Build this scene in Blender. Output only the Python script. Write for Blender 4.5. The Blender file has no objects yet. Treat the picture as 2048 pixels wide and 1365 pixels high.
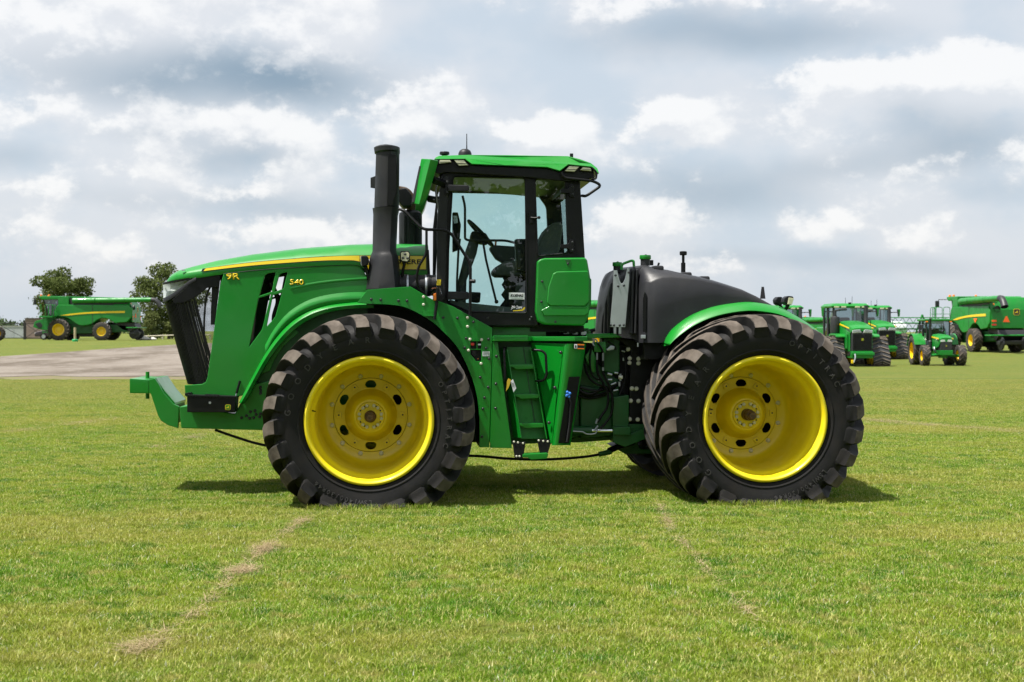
import bpy, bmesh, math, random
import numpy as np
from mathutils import Vector, Matrix
random.seed(7); rng = np.random.default_rng(7)
SC = bpy.context.scene
COL = SC.collection
R = math.radians

# ------------------------------------------------------------------ camera
FPX, CX, CY, HORIZON, CAMH = 2844.0, 1024.0, 682.5, 662.0, 1.8
PITCH = math.atan((CY - HORIZON) / FPX)
cam_data = bpy.data.cameras.new('camera'); cam = bpy.data.objects.new('camera', cam_data); COL.objects.link(cam)
cam_data.sensor_width = 36.0; cam_data.lens = FPX / 2048 * 36.0
cam_data.clip_start = 0.1; cam_data.clip_end = 9000
cam.location = (0, 0, CAMH); cam.rotation_euler = (R(90) - PITCH, 0, 0)
cam_data.dof.use_dof = True; cam_data.dof.focus_distance = 14.8; cam_data.dof.aperture_fstop = 4.5
SC.camera = cam

# ------------------------------------------------------------------ render / view
SC.view_settings.view_transform = 'Standard'; SC.view_settings.look = 'None'
SC.view_settings.gamma = 1.0; SC.view_settings.exposure = 0.9; SC.view_settings.use_curve_mapping = False
SC.render.engine = 'CYCLES'
SC.cycles.use_denoising = True
SC.cycles.use_adaptive_sampling = True; SC.cycles.adaptive_threshold = 0.012; SC.cycles.adaptive_min_samples = 12
SC.cycles.max_bounces = 8; SC.cycles.transparent_max_bounces = 16
SC.cycles.diffuse_bounces = 3; SC.cycles.glossy_bounces = 3
SC.cycles.caustics_reflective = False; SC.cycles.caustics_refractive = False

# ------------------------------------------------------------------ sun: high, from the left and a touch from the camera side
LDIR = Vector((0.40, 0.15, -1.0)).normalized()          # direction in which the light travels
sun_data = bpy.data.lights.new('sun', 'SUN'); sun = bpy.data.objects.new('sun', sun_data); COL.objects.link(sun)
sun_data.energy = 4.9; sun_data.angle = R(0.55); sun_data.color = (1.0, 0.955, 0.88)
sun.rotation_euler = LDIR.to_track_quat('-Z', 'Y').to_euler(); sun.location = (-20, -7, 50)
SUN_EL = math.asin(-LDIR.z); SUN_AZ = math.atan2(-LDIR.x, -LDIR.y)

# ------------------------------------------------------------------ world: sky with cumulus
W = bpy.data.worlds.new('World'); SC.world = W; W.use_nodes = True
SKYK = 0.545                                              # sky brightness factor against the exposure below
def world_sky():
    nt = W.node_tree; nt.nodes.clear()
    L = nt.links.new
    def node(t, tree=nt, **kw):
        n = tree.nodes.new(t)
        for k, v in kw.items(): setattr(n, k, v)
        return n
    class B:                                             # a tiny expression builder for math nodes
        def __init__(s, tree): s.t = tree
        def m(s, op, a, b=None, c=None, clamp=False):
            n = s.t.nodes.new('ShaderNodeMath'); n.operation = op; n.use_clamp = clamp
            for i, q in enumerate((a, b, c)):
                if q is None: continue
                if isinstance(q, (int, float)): n.inputs[i].default_value = q
                else: s.t.links.new(q, n.inputs[i])
            return n.outputs[0]
        def mr(s, x, a, b, c=0.0, d=1.0, kind='SMOOTHSTEP'):
            n = s.t.nodes.new('ShaderNodeMapRange'); n.interpolation_type = kind
            s.t.links.new(x, n.inputs[0])
            for i, q in enumerate((a, b, c, d)): n.inputs[i + 1].default_value = q
            return n.outputs[0]
    # --- cloud thickness as a function of direction; blobs: (photo x, photo y, half width, half height, weight)
    def cloud_group(name, lst, noise_amp, bias):
        g = bpy.data.node_groups.new(name, 'ShaderNodeTree')
        g.interface.new_socket('Dir', in_out='INPUT', socket_type='NodeSocketVector')
        g.interface.new_socket('Lift', in_out='INPUT', socket_type='NodeSocketFloat')
        g.interface.new_socket('F', in_out='OUTPUT', socket_type='NodeSocketFloat')
        g.interface.new_socket('N', in_out='OUTPUT', socket_type='NodeSocketFloat')
        gi = g.nodes.new('NodeGroupInput'); go = g.nodes.new('NodeGroupOutput'); b = B(g)
        sx = g.nodes.new('ShaderNodeSeparateXYZ'); g.links.new(gi.outputs[0], sx.inputs[0])
        az = b.m('ARCTAN2', sx.outputs[0], sx.outputs[1]); el = b.m('ADD', sx.outputs[2], gi.outputs[1])
        cm = g.nodes.new('ShaderNodeCombineXYZ')
        g.links.new(sx.outputs[0], cm.inputs[0]); g.links.new(sx.outputs[1], cm.inputs[1]); g.links.new(b.m('MULTIPLY', el, 1.5), cm.inputs[2])
        ae = g.nodes.new('ShaderNodeCombineXYZ'); g.links.new(az, ae.inputs[0]); g.links.new(el, ae.inputs[1])
        nz = g.nodes.new('ShaderNodeTexNoise'); nz.inputs['Scale'].default_value = 15.0 if noise_amp else 9.0; nz.inputs['Detail'].default_value = 7.5 if noise_amp else 4.0; nz.inputs['Roughness'].default_value = 0.60 if noise_amp else .5
        g.links.new(cm.outputs[0], nz.inputs['Vector'])
        wv = g.nodes.new('ShaderNodeVectorMath'); wv.operation = 'SUBTRACT'; g.links.new(nz.outputs['Color'], wv.inputs[0]); wv.inputs[1].default_value = (.5, .5, .5)
        ws = g.nodes.new('ShaderNodeVectorMath'); ws.operation = 'MULTIPLY_ADD'; g.links.new(wv.outputs[0], ws.inputs[0]); ws.inputs[1].default_value = (.050, .030, 0); g.links.new(ae.outputs[0], ws.inputs[2])
        f = b.m('ADD', b.m('MULTIPLY', b.m('SUBTRACT', nz.outputs[0], 0.5), noise_amp), bias)
        for (x, y, rx, ry, k) in lst:
            mp = g.nodes.new('ShaderNodeVectorMath'); mp.operation = 'MULTIPLY_ADD'; g.links.new(ws.outputs[0], mp.inputs[0])
            kx, ky = FPX / rx, FPX / ry
            mp.inputs[1].default_value = (kx, ky, 0); mp.inputs[2].default_value = (-(x - CX) / FPX * kx, -(HORIZON - y) / FPX * ky, 0)
            ln = g.nodes.new('ShaderNodeVectorMath'); ln.operation = 'LENGTH'; g.links.new(mp.outputs[0], ln.inputs[0])
            f = b.m('ADD', f, b.mr(ln.outputs['Value'], 1.3, 0.0, 0.0, k))
        g.links.new(f, go.inputs[0]); g.links.new(nz.outputs[0], go.inputs[1]); return g
    tc = node('ShaderNodeTexCoord'); b = B(nt)
    gp, gb = cloud_group('cloud_tops', CLOUDS, 1.9, -.12), cloud_group('cloud_bases', BASES, 0.0, 0.0)
    def field(g, lift=0.0):
        n = node('ShaderNodeGroup'); n.node_tree = g; L(tc.outputs['Generated'], n.inputs[0]); n.inputs[1].default_value = lift
        return n.outputs
    f0, f1, (base, nlow) = field(gp)[0], field(gp, 0.012)[0], field(gb)
    side = b.m('ADD', b.m('MULTIPLY', b.m('SUBTRACT', f0, f1), 1.5), 0.46, clamp=True)      # 1 on sunlit tops, 0 underneath
    body = b.mr(f0, -0.22, 0.34); edge = b.m('MULTIPLY', b.mr(f0, -0.03, 0.22), b.mr(side, 0.18, 0.85))
    def mixc(f, a, c):
        m = node('ShaderNodeMixRGB')
        if isinstance(f, float): m.inputs[0].default_value = f
        else: L(f, m.inputs[0])
        for i, q in ((1, a), (2, c)):
            if isinstance(q, tuple): m.inputs[i].default_value = (*q, 1)
            else: L(q, m.inputs[i])
        return m.outputs[0]
    c = mixc(b.mr(nlow, .40, .62), (0.745, 0.785, 0.840), (0.625, 0.710, 0.800))            # high veil and bluish gaps
    c = mixc(b.m('MULTIPLY', body, .85), c, (0.810, 0.830, 0.865))                          # cloud mass
    c = mixc(b.m('MULTIPLY', base, .88, clamp=True), c, (0.270, 0.370, 0.470))              # shaded bases
    c = mixc(b.m('MULTIPLY', edge, b.mr(base, .15, .8, 1.0, .45)), c, (0.985, 0.985, 0.985))  # sunlit tops
    sz = node('ShaderNodeSeparateXYZ'); L(tc.outputs['Generated'], sz.inputs[0])
    c = mixc(b.mr(sz.outputs[2], 0.0, 0.05, 0.7, 0.0), c, (0.670, 0.735, 0.800))
    sky = node('ShaderNodeTexSky', sky_type='NISHITA'); sky.sun_disc = False
    sky.sun_elevation = SUN_EL; sky.sun_rotation = SUN_AZ; sky.air_density = 1.0; sky.dust_density = 3.0; sky.ozone_density = 1.0
    skb = node('ShaderNodeBackground'); L(sky.outputs[0], skb.inputs[0]); skb.inputs[1].default_value = 0.09
    # the clouds and the thin high veil cover nearly all of the blue
    cl = node('ShaderNodeBackground'); L(c, cl.inputs[0]); cl.inputs[1].default_value = SKYK
    m1 = node('ShaderNodeMixShader'); m1.inputs[0].default_value = 0.90
    L(skb.outputs[0], m1.inputs[1]); L(cl.outputs[0], m1.inputs[2])
    out = node('ShaderNodeOutputWorld'); L(m1.outputs[0], out.inputs[0])
    W.cycles.sampling_method = 'MANUAL'; W.cycles.sample_map_resolution = 256
CLOUDS = [(330, 30, 470, 170, .62), (660, 70, 130, 120, .42), (180, 130, 200, 110, .30),
    (300, 250, 210, 66, .40), (540, 270, 160, 60, .34), (600, 320, 90, 70, .30), (345, 345, 100, 66, .40), (540, 375, 180, 46, .36), (210, 395, 190, 50, .20),
    (845, 232, 150, 84, .46), (1105, 288, 125, 66, .62), (1400, 15, 380, 60, .40), (1365, 238, 125, 66, .58),
    (1395, 292, 80, 30, .36), (1590, 280, 170, 66, .42), (1780, 180, 210, 84, .56), (1960, 205, 190, 84, .52), (1640, 190, 110, 56, .28), (1400, 438, 220, 44, .22),
    (1570, 470, 100, 40, .34), (1800, 440, 160, 46, .22), (1760, 490, 170, 46, .28), (0, 285, 100, 70, .40), (650, 465, 200, 44, .32), (140, 245, 70, 34, .32),
    (860, 430, 160, 70, .24), (1990, 350, 140, 56, .28), (1250, 430, 80, 44, .22), (130, 470, 190, 50, .2), (1490, 540, 160, 34, .24), (1250, 150, 240, 60, -.26), (900, 90, 190, 90, -.22), (1930, 40, 200, 70, -.36), (1030, 180, 150, 70, -.2)]
BASES = [(420, 178, 400, 74, .95), (610, 195, 170, 60, .42), (500, 335, 190, 48, .50), (330, 292, 150, 26, .25), (1420, 82, 320, 62, .60), (1640, 100, 220, 44, .28), (1880, 305, 210, 75, .62), (1800, 235, 90, 44, .24),
    (1440, 378, 240, 64, .54), (1660, 340, 140, 36, .32), (560, 422, 220, 36, .36), (60, 345, 110, 34, .32), (860, 292, 130, 36, .36), (280, 410, 200, 30, .22), (1750, 530, 200, 28, .30), (1500, 512, 220, 24, .24), (1100, 390, 200, 40, .24), (1960, 400, 140, 30, .2)]
world_sky()

# ------------------------------------------------------------------ pixel -> direction helpers
def ray(x, y):
    d = Vector(((x - CX) / FPX, math.cos(PITCH), -math.sin(PITCH)))
    k = (CY - y) / FPX
    return d + Vector((0, k * math.sin(PITCH), k * math.cos(PITCH)))
def at(x, y, Y):                       # world point on the ray at depth Y
    d = ray(x, y); t = Y / d.y
    return Vector((d.x * t, Y, CAMH + d.z * t))
YAW = math.asin(0.082)
D0 = 14.34
_o = at(738, 1019, D0); ORIGIN = Vector((_o.x, D0, 0.0))
AX_R = Vector((math.cos(YAW), math.sin(YAW), 0)); AX_A = Vector((-math.sin(YAW), math.cos(YAW), 0))
def P(x, y, v):                        # tractor-local point (u, v, w) of a photo pixel on the plane at depth v
    d = ray(x, y); C = Vector((0, 0, CAMH)) - ORIGIN
    t = (v - C.dot(AX_A)) / d.dot(AX_A)
    q = C + d * t
    return Vector((q.dot(AX_R), v, q.z))
def PP(pts, v): return [(p.x, p.z) for p in (P(x, y, v) for x, y in pts)]

# ------------------------------------------------------------------ materials
MATS = {}
def mat(name, col, rough=0.5, metal=0.0, coat=0.0, var=0.0, vscale=6.0, bump=0.0, bscale=60.0, dirt=None, dscale=3.0, damt=0.4, spec=0.5, coords='Object'):
    if name in MATS: return MATS[name]
    m = bpy.data.materials.new(name); m.use_nodes = True; nt = m.node_tree; L = nt.links.new
    p = nt.nodes['Principled BSDF']
    p.inputs['Base Color'].default_value = (*col, 1); p.inputs['Roughness'].default_value = rough
    p.inputs['Metallic'].default_value = metal; p.inputs['Coat Weight'].default_value = coat
    p.inputs['Coat Roughness'].default_value = 0.06; p.inputs['Specular IOR Level'].default_value = spec
    tc = nt.nodes.new('ShaderNodeTexCoord'); src = None
    def noise(scale, detail=5):
        n = nt.nodes.new('ShaderNodeTexNoise'); n.inputs['Scale'].default_value = scale; n.inputs['Detail'].default_value = detail
        L(tc.outputs[coords], n.inputs['Vector']); return n
    if var > 0 or dirt:
        rgb = nt.nodes.new('ShaderNodeRGB'); rgb.outputs[0].default_value = (*col, 1); src = rgb.outputs[0]
    if var > 0:
        n = noise(vscale); hs = nt.nodes.new('ShaderNodeHueSaturation')
        mr = nt.nodes.new('ShaderNodeMapRange'); L(n.outputs[0], mr.inputs[0])
        mr.inputs[1].default_value = .3; mr.inputs[2].default_value = .7; mr.inputs[3].default_value = 1 - var; mr.inputs[4].default_value = 1 + var
        L(mr.outputs[0], hs.inputs['Value']); L(src, hs.inputs['Color']); src = hs.outputs[0]
    if dirt:
        n = noise(dscale, 8); mr = nt.nodes.new('ShaderNodeMapRange'); L(n.outputs[0], mr.inputs[0])
        mr.inputs[1].default_value = .45; mr.inputs[2].default_value = .75; mr.inputs[3].default_value = 0; mr.inputs[4].default_value = damt
        mx = nt.nodes.new('ShaderNodeMixRGB'); L(mr.outputs[0], mx.inputs[0]); L(src, mx.inputs[1]); mx.inputs[2].default_value = (*dirt, 1); src = mx.outputs[0]
        rr = nt.nodes.new('ShaderNodeMapRange'); L(mr.outputs[0], rr.inputs[0]); rr.inputs[2].default_value = max(damt, .01)
        rr.inputs[3].default_value = rough; rr.inputs[4].default_value = min(1, rough + .35); L(rr.outputs[0], p.inputs['Roughness'])
    if src: L(src, p.inputs['Base Color'])
    if bump > 0:
        n = noise(bscale, 4); bn = nt.nodes.new('ShaderNodeBump'); bn.inputs['Strength'].default_value = bump; bn.inputs['Distance'].default_value = 0.01
        L(n.outputs[0], bn.inputs['Height']); L(bn.outputs[0], p.inputs['Normal'])
    MATS[name] = m; return m

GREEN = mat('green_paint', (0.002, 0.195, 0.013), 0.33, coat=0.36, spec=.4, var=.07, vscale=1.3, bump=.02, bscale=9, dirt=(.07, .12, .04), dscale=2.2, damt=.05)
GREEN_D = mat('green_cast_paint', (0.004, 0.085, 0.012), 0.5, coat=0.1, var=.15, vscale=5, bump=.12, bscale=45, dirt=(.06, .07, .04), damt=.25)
YELLOW = mat('yellow_paint', (0.82, 0.655, 0.008), 0.40, coat=0.3, var=.04, vscale=3, bump=.02, bscale=30, dirt=(.42, .32, .04), dscale=6, damt=.16)
YELLOW_DECAL = mat('yellow_decal', (0.78, 0.57, 0.01), 0.35, coat=.3)
BLACK_DECAL = mat('black_decal', (0.006, 0.006, 0.007), 0.35)
WHITE_DECAL = mat('white_decal', (0.75, 0.77, 0.80), 0.4)
BLACK = mat('black_paint', (0.0065, 0.0067, 0.0075), 0.42, var=.2, vscale=7, bump=.05, bscale=50, spec=.22)
PLASTIC = mat('black_plastic', (0.012, 0.0125, 0.0145), 0.44, var=.12, vscale=3, bump=.08, bscale=220, dirt=(.035, .034, .033), damt=.15, spec=.30)
TANK = mat('grey_black_tank_plastic', (0.0175, 0.018, 0.0215), 0.42, spec=.34, var=.10, vscale=2.5, bump=.10, bscale=160, dirt=(.045, .043, .043), dscale=2.0, damt=.28)
RUBBER = mat('tyre_rubber', (0.0095, 0.0093, 0.0095), 0.66, spec=.22, var=.2, vscale=7, bump=.10, bscale=40, dirt=(.042, .036, .031), dscale=4.5, damt=.35)
LUG = mat('dusty_tread_rubber', (0.085, 0.070, 0.058), 0.78, var=.35, vscale=8, bump=.2, bscale=50, dirt=(.21, .18, .155), dscale=6, damt=.75, spec=.12)
LUGSIDE = mat('scuffed_tread_rubber', (0.034, 0.030, 0.027), 0.6, var=.35, vscale=10, bump=.15, bscale=50, dirt=(.11, .093, .08), dscale=7, damt=.6, spec=.15)
STEEL = mat('galvanised_steel', (0.42, 0.45, 0.48), 0.42, metal=.75, var=.08, vscale=6)
BOLT = mat('zinc_bolt', (0.62, 0.61, 0.50), 0.45, metal=.2, var=.15, vscale=30)
BOLT_D = mat('dark_bolt', (0.03, 0.032, 0.035), 0.4, metal=.4)
RUSTY = mat('oily_brown_steel', (0.10, 0.062, 0.035), 0.5, metal=.4, var=.4, vscale=30)
CHROME = mat('chrome', (0.72, 0.73, 0.75), 0.12, metal=1.0)
SEAT = mat('olive_grey_fabric', (0.105, 0.105, 0.088), 0.85, var=.12, vscale=20, bump=.15, bscale=150)
TRIM = mat('interior_trim', (0.075, 0.078, 0.070), 0.7, var=.1, vscale=8)
LENS = mat('cream_lamp_lens', (0.62, 0.60, 0.42), 0.15, coat=.6, var=.15, vscale=40)
ORANGE = mat('orange_lens', (0.85, 0.20, 0.01), 0.25, coat=.4)
RED = mat('red_plastic', (0.60, 0.03, 0.02), 0.35)
BLUE = mat('blue_cloth', (0.03, 0.16, 0.55), 0.8)
FLUO = mat('fluorescent_orange', (0.95, 0.13, 0.02), 0.6)

def glass_mat(name, tint, refl=0.09, rough=0.0):
    m = bpy.data.materials.new(name); m.use_nodes = True; nt = m.node_tree; nt.nodes.clear(); L = nt.links.new
    o = nt.nodes.new('ShaderNodeOutputMaterial'); mx = nt.nodes.new('ShaderNodeMixShader')
    tr = nt.nodes.new('ShaderNodeBsdfTransparent'); tr.inputs[0].default_value = (*tint, 1)
    gl = nt.nodes.new('ShaderNodeBsdfGlossy'); gl.inputs['Roughness'].default_value = rough
    fr = nt.nodes.new('ShaderNodeFresnel'); fr.inputs[0].default_value = 1.5
    ad = nt.nodes.new('ShaderNodeMath'); ad.operation = 'ADD'; ad.use_clamp = True; ad.inputs[1].default_value = refl - 0.04
    L(fr.outputs[0], ad.inputs[0]); L(ad.outputs[0], mx.inputs[0]); L(tr.outputs[0], mx.inputs[1]); L(gl.outputs[0], mx.inputs[2]); L(mx.outputs[0], o.inputs[0])
    MATS[name] = m; return m
GLASS = glass_mat('tinted_cab_glass', (0.78, 0.94, 0.915), 0.085)
CLEAR = glass_mat('clear_lens', (0.93, 0.95, 0.96), 0.06)
DARKGLASS = glass_mat('dark_tinted_glass', (0.52, 0.62, 0.63), 0.14)
SIDEWALL_LIGHTENED = mat('lightened_letter_rubber', (0.030, 0.028, 0.027), 0.55, var=.2, vscale=12)  # letters tinted lighter than the tyre, in place of light on their raised edges

def mesh_screen():
    m = bpy.data.materials.new('perforated_screen'); m.use_nodes = True; nt = m.node_tree; L = nt.links.new
    p = nt.nodes['Principled BSDF']; p.inputs['Base Color'].default_value = (.012, .012, .013, 1); p.inputs['Roughness'].default_value = .5
    tc = nt.nodes.new('ShaderNodeTexCoord'); vo = nt.nodes.new('ShaderNodeTexVoronoi'); vo.inputs['Scale'].default_value = 105; vo.inputs['Randomness'].default_value = 0.0
    mp = nt.nodes.new('ShaderNodeMapping'); mp.inputs['Scale'].default_value = (1, 0, 1); L(tc.outputs['Object'], mp.inputs[0]); L(mp.outputs[0], vo.inputs['Vector'])
    lt = nt.nodes.new('ShaderNodeMath'); lt.operation = 'GREATER_THAN'; lt.inputs[1].default_value = 0.47; L(vo.outputs['Distance'], lt.inputs[0])
    L(lt.outputs[0], p.inputs['Alpha']); MATS['screen'] = m; return m
SCREEN = mesh_screen()

# ------------------------------------------------------------------ mesh builder
class MB:
    def __init__(s): s.v = []; s.f = []; s.mi = []
    def add(s, verts, faces, mi=0):
        o = len(s.v); s.v += [tuple(q) for q in verts]; s.f += [tuple(i + o for i in f) for f in faces]; s.mi += [mi] * len(faces); return s
    def box(s, x0, x1, y0, y1, z0, z1, mi=0):
        return s.add([(x0, y0, z0), (x1, y0, z0), (x1, y1, z0), (x0, y1, z0), (x0, y0, z1), (x1, y0, z1), (x1, y1, z1), (x0, y1, z1)],
                     [(3, 2, 1, 0), (4, 5, 6, 7), (0, 1, 5, 4), (1, 2, 6, 5), (2, 3, 7, 6), (3, 0, 4, 7)], mi)
    def prism(s, pts, y0, y1, mi=0, axis='y'):           # polygon in (x, z) pushed along y
        n = len(pts)
        if axis == 'y': v = [(a, y0, c) for a, c in pts] + [(a, y1, c) for a, c in pts]
        elif axis == 'x': v = [(y0, a, c) for a, c in pts] + [(y1, a, c) for a, c in pts]
        else: v = [(a, c, y0) for a, c in pts] + [(a, c, y1) for a, c in pts]
        f = [tuple(range(n)), tuple(range(2 * n - 1, n - 1, -1))] + [(i, i + n, (i + 1) % n + n, (i + 1) % n) for i in range(n)]
        return s.add(v, f, mi)
    def loft(s, secs, closed=False, caps=False, mi=0):
        n = len(secs[0]); v = [q for sec in secs for q in sec]; f = []
        m = n if closed else n - 1
        for i in range(len(secs) - 1):
            for j in range(m):
                k = (j + 1) % n; f.append((i * n + j, i * n + k, (i + 1) * n + k, (i + 1) * n + j))
        if caps: f += [tuple(range(n - 1, -1, -1)), tuple((len(secs) - 1) * n + j for j in range(n))]
        return s.add(v, f, mi)
    def tube(s, path, r, n=8, caps=True, mi=0, closed=False):
        path = [Vector(p) for p in path]; rs = r if isinstance(r, (list, tuple)) else [r] * len(path); secs = []
        prev = None
        for i, p in enumerate(path):
            a = path[max(i - 1, 0)]; b = path[min(i + 1, len(path) - 1)]
            if closed: a = path[(i - 1) % len(path)]; b = path[(i + 1) % len(path)]
            t = (b - a).normalized()
            if prev is None:
                up = Vector((0, 0, 1)) if abs(t.z) < .9 else Vector((1, 0, 0)); x = t.cross(up).normalized()
            else:
                x = (prev - t * prev.dot(t)).normalized()
            prev = x; y = t.cross(x)
            secs.append([p + (x * math.cos(q) + y * math.sin(q)) * rs[i] for q in (2 * math.pi * k / n for k in range(n))])
        if closed: secs.append(secs[0]); caps = False
        return s.loft(secs, True, caps, mi)
    def lathe(s, prof, n=48, c=(0, 0, 0), axis='y', mi=0, caps=False):       # prof: (radius, along axis)
        secs = []
        for r, h in prof:
            ring = []
            for k in range(n):
                a = 2 * math.pi * k / n; p, q = r * math.cos(a), r * math.sin(a)
                ring.append((c[0] + p, c[1] + h, c[2] + q) if axis == 'y' else (c[0] + p, c[1] + q, c[2] + h) if axis == 'z' else (c[0] + h, c[1] + p, c[2] + q))
            secs.append(ring)
        return s.loft(secs, True, caps, mi)
    def cyl(s, p0, p1, r, n=12, mi=0): return s.tube([p0, p1], r, n, True, mi)
    def build(s, name, m, parent=None, bevel=0.0, ang=38, seg=2, merge=True, smooth=True):
        me = bpy.data.meshes.new(name); me.from_pydata(s.v, [], s.f)
        ms = m if isinstance(m, (list, tuple)) else [m]
        for q in ms: me.materials.append(q)
        if len(ms) > 1: me.polygons.foreach_set('material_index', s.mi)
        bm = bmesh.new(); bm.from_mesh(me)
        if merge: bmesh.ops.remove_doubles(bm, verts=bm.verts, dist=1e-5)
        bmesh.ops.recalc_face_normals(bm, faces=bm.faces)
        if bevel > 0:
            es = [e for e in bm.edges if len(e.link_faces) == 2 and e.calc_face_angle(0) > R(28)]
            bmesh.ops.bevel(bm, geom=es, offset=bevel, segments=seg, affect='EDGES', profile=.5, clamp_overlap=True)
        bm.to_mesh(me); bm.free()
        if smooth:
            me.polygons.foreach_set('use_smooth', [True] * len(me.polygons)); me.set_sharp_from_angle(angle=R(ang))
        o = bpy.data.objects.new(name, me); COL.objects.link(o); o.parent = parent
        if bevel > 0 and smooth:
            w = o.modifiers.new('weighted_normals', 'WEIGHTED_NORMAL'); w.keep_sharp = True
        return o

def curve_mesh(cu):
    ob = bpy.data.objects.new('tmp', cu); COL.objects.link(ob)
    me = bpy.data.meshes.new_from_object(ob); bpy.data.objects.remove(ob); bpy.data.curves.remove(cu); return me
FACE_NEAR = Matrix.Rotation(R(90), 4, 'X')               # curve plane -> upright, facing -Y
def plate(name, outer, holes, y0, y1, m, parent=None, bevel=0.0, rot=None):
    cu = bpy.data.curves.new(name, 'CURVE'); cu.dimensions = '2D'; cu.fill_mode = 'BOTH'
    cu.extrude = max((y1 - y0) / 2 - bevel, 0.0005); cu.bevel_depth = bevel; cu.bevel_resolution = 1; cu.offset = -bevel
    for loop in [outer] + list(holes):
        sp = cu.splines.new('POLY'); sp.points.add(len(loop) - 1); sp.use_cyclic_u = True
        for q, (a, c) in zip(sp.points, loop): q.co = (a, c, 0, 1)
    me = curve_mesh(cu); me.transform(Matrix.Translation((0, (y0 + y1) / 2, 0)) @ FACE_NEAR)
    me.materials.clear(); me.materials.append(m)
    me.polygons.foreach_set('use_smooth', [True] * len(me.polygons)); me.set_sharp_from_angle(angle=R(35))
    me.name = name; o = bpy.data.objects.new(name, me); COL.objects.link(o); o.parent = parent; return o
def text_mesh(txt, size, extrude=0.002, shear=0.0, space=1.0, align='LEFT', bold=0.0):
    cu = bpy.data.curves.new('t', 'FONT'); cu.body = txt; cu.size = size; cu.extrude = extrude; cu.shear = shear
    cu.space_character = space; cu.align_x = align; cu.offset = bold; cu.resolution_u = 3
    return curve_mesh(cu)
def text(name, txt, width, height, pos, m, parent, extrude=0.0015, shear=0.0, bold=0.0, M=None):
    me = text_mesh(txt, 1.0, 0, shear, 1.0, 'LEFT', bold)
    co = np.empty(len(me.vertices) * 3); me.vertices.foreach_get('co', co); co = co.reshape(-1, 3)
    lo, hi = co.min(0), co.max(0); co[:, 0] = (co[:, 0] - lo[0]) / (hi[0] - lo[0]) * width; co[:, 1] = (co[:, 1] - lo[1]) / (hi[1] - lo[1]) * height
    me.vertices.foreach_set('co', co.ravel()); me.transform((M or Matrix.Translation(pos)) @ FACE_NEAR)
    me.materials.clear(); me.materials.append(m); me.name = name
    o = bpy.data.objects.new(name, me); COL.objects.link(o); o.parent = parent
    sd = o.modifiers.new('thickness', 'SOLIDIFY'); sd.thickness = extrude; sd.offset = 0
    return o
def smooth_path(pts, k=6):
    pts = [Vector(p) for p in pts]; out = []
    for i in range(len(pts) - 1):
        p0 = pts[max(i - 1, 0)]; p1 = pts[i]; p2 = pts[i + 1]; p3 = pts[min(i + 2, len(pts) - 1)]
        for j in range(k):
            t = j / k
            out.append(0.5 * ((2 * p1) + (p2 - p0) * t + (2 * p0 - 5 * p1 + 4 * p2 - p3) * t * t + (3 * p1 - p0 - 3 * p2 + p3) * t ** 3))
    out.append(pts[-1]); return out
def round_path(pts, r=0.03, k=4):       # polyline with rounded bends
    pts = [Vector(p) for p in pts]; out = [pts[0]]
    for a, b, c in zip(pts, pts[1:], pts[2:]):
        d1 = (a - b); d2 = (c - b); q = min(r, d1.length * .45, d2.length * .45); s = b + d1.normalized() * q; e = b + d2.normalized() * q
        for j in range(k + 1):
            t = j / k; out.append(s * (1 - t) ** 2 + b * 2 * t * (1 - t) + e * t * t)
    out.append(pts[-1]); return out
def smooth2(pts, k=5): return [(q.x, q.y) for q in smooth_path([(a, b, 0) for a, b in pts], k)]

def thing(name, label, cat, loc=(0, 0, 0), rz=0.0, group=None):
    o = bpy.data.objects.new(name, None); COL.objects.link(o); o.location = loc; o.rotation_euler = (0, 0, rz); o.empty_display_size = .3
    o['label'] = label; o['category'] = cat
    if group: o['group'] = group
    return o
def tag(o, label, cat, group=None, kind=None):
    o['label'] = label; o['category'] = cat
    if group: o['group'] = group
    if kind: o['kind'] = kind
    return o
def inst(o, name=None, parent=None, loc=None, rot=None, scale=None):      # copy sharing mesh data
    c = o.copy(); COL.objects.link(c)
    if name: c.name = name
    c.parent = parent
    if loc is not None: c.location = loc
    if rot is not None: c.rotation_euler = rot
    if scale is not None: c.scale = scale
    return c
def copy_tree(o, parent=None):
    c = o.copy(); COL.objects.link(c); c.parent = parent
    for ch in list(o.children): copy_tree(ch, c)
    return c
# ================================================================== ground, gravel, grass
def sst(a, b, x):
    t = np.clip((x - a) / (b - a), 0, 1); return t * t * (3 - 2 * t)
def ground_z(X, Y):
    X = np.asarray(X, float); Y = np.asarray(Y, float)
    left = 1 - sst(-24, -4, X)
    return left * 0.94 * sst(62, 125, Y) + (1 - left) * (0.36 * sst(74, 108, Y) - 0.95 * sst(124, 168, Y))
def gz(X, Y): return float(ground_z(X, Y))

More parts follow.
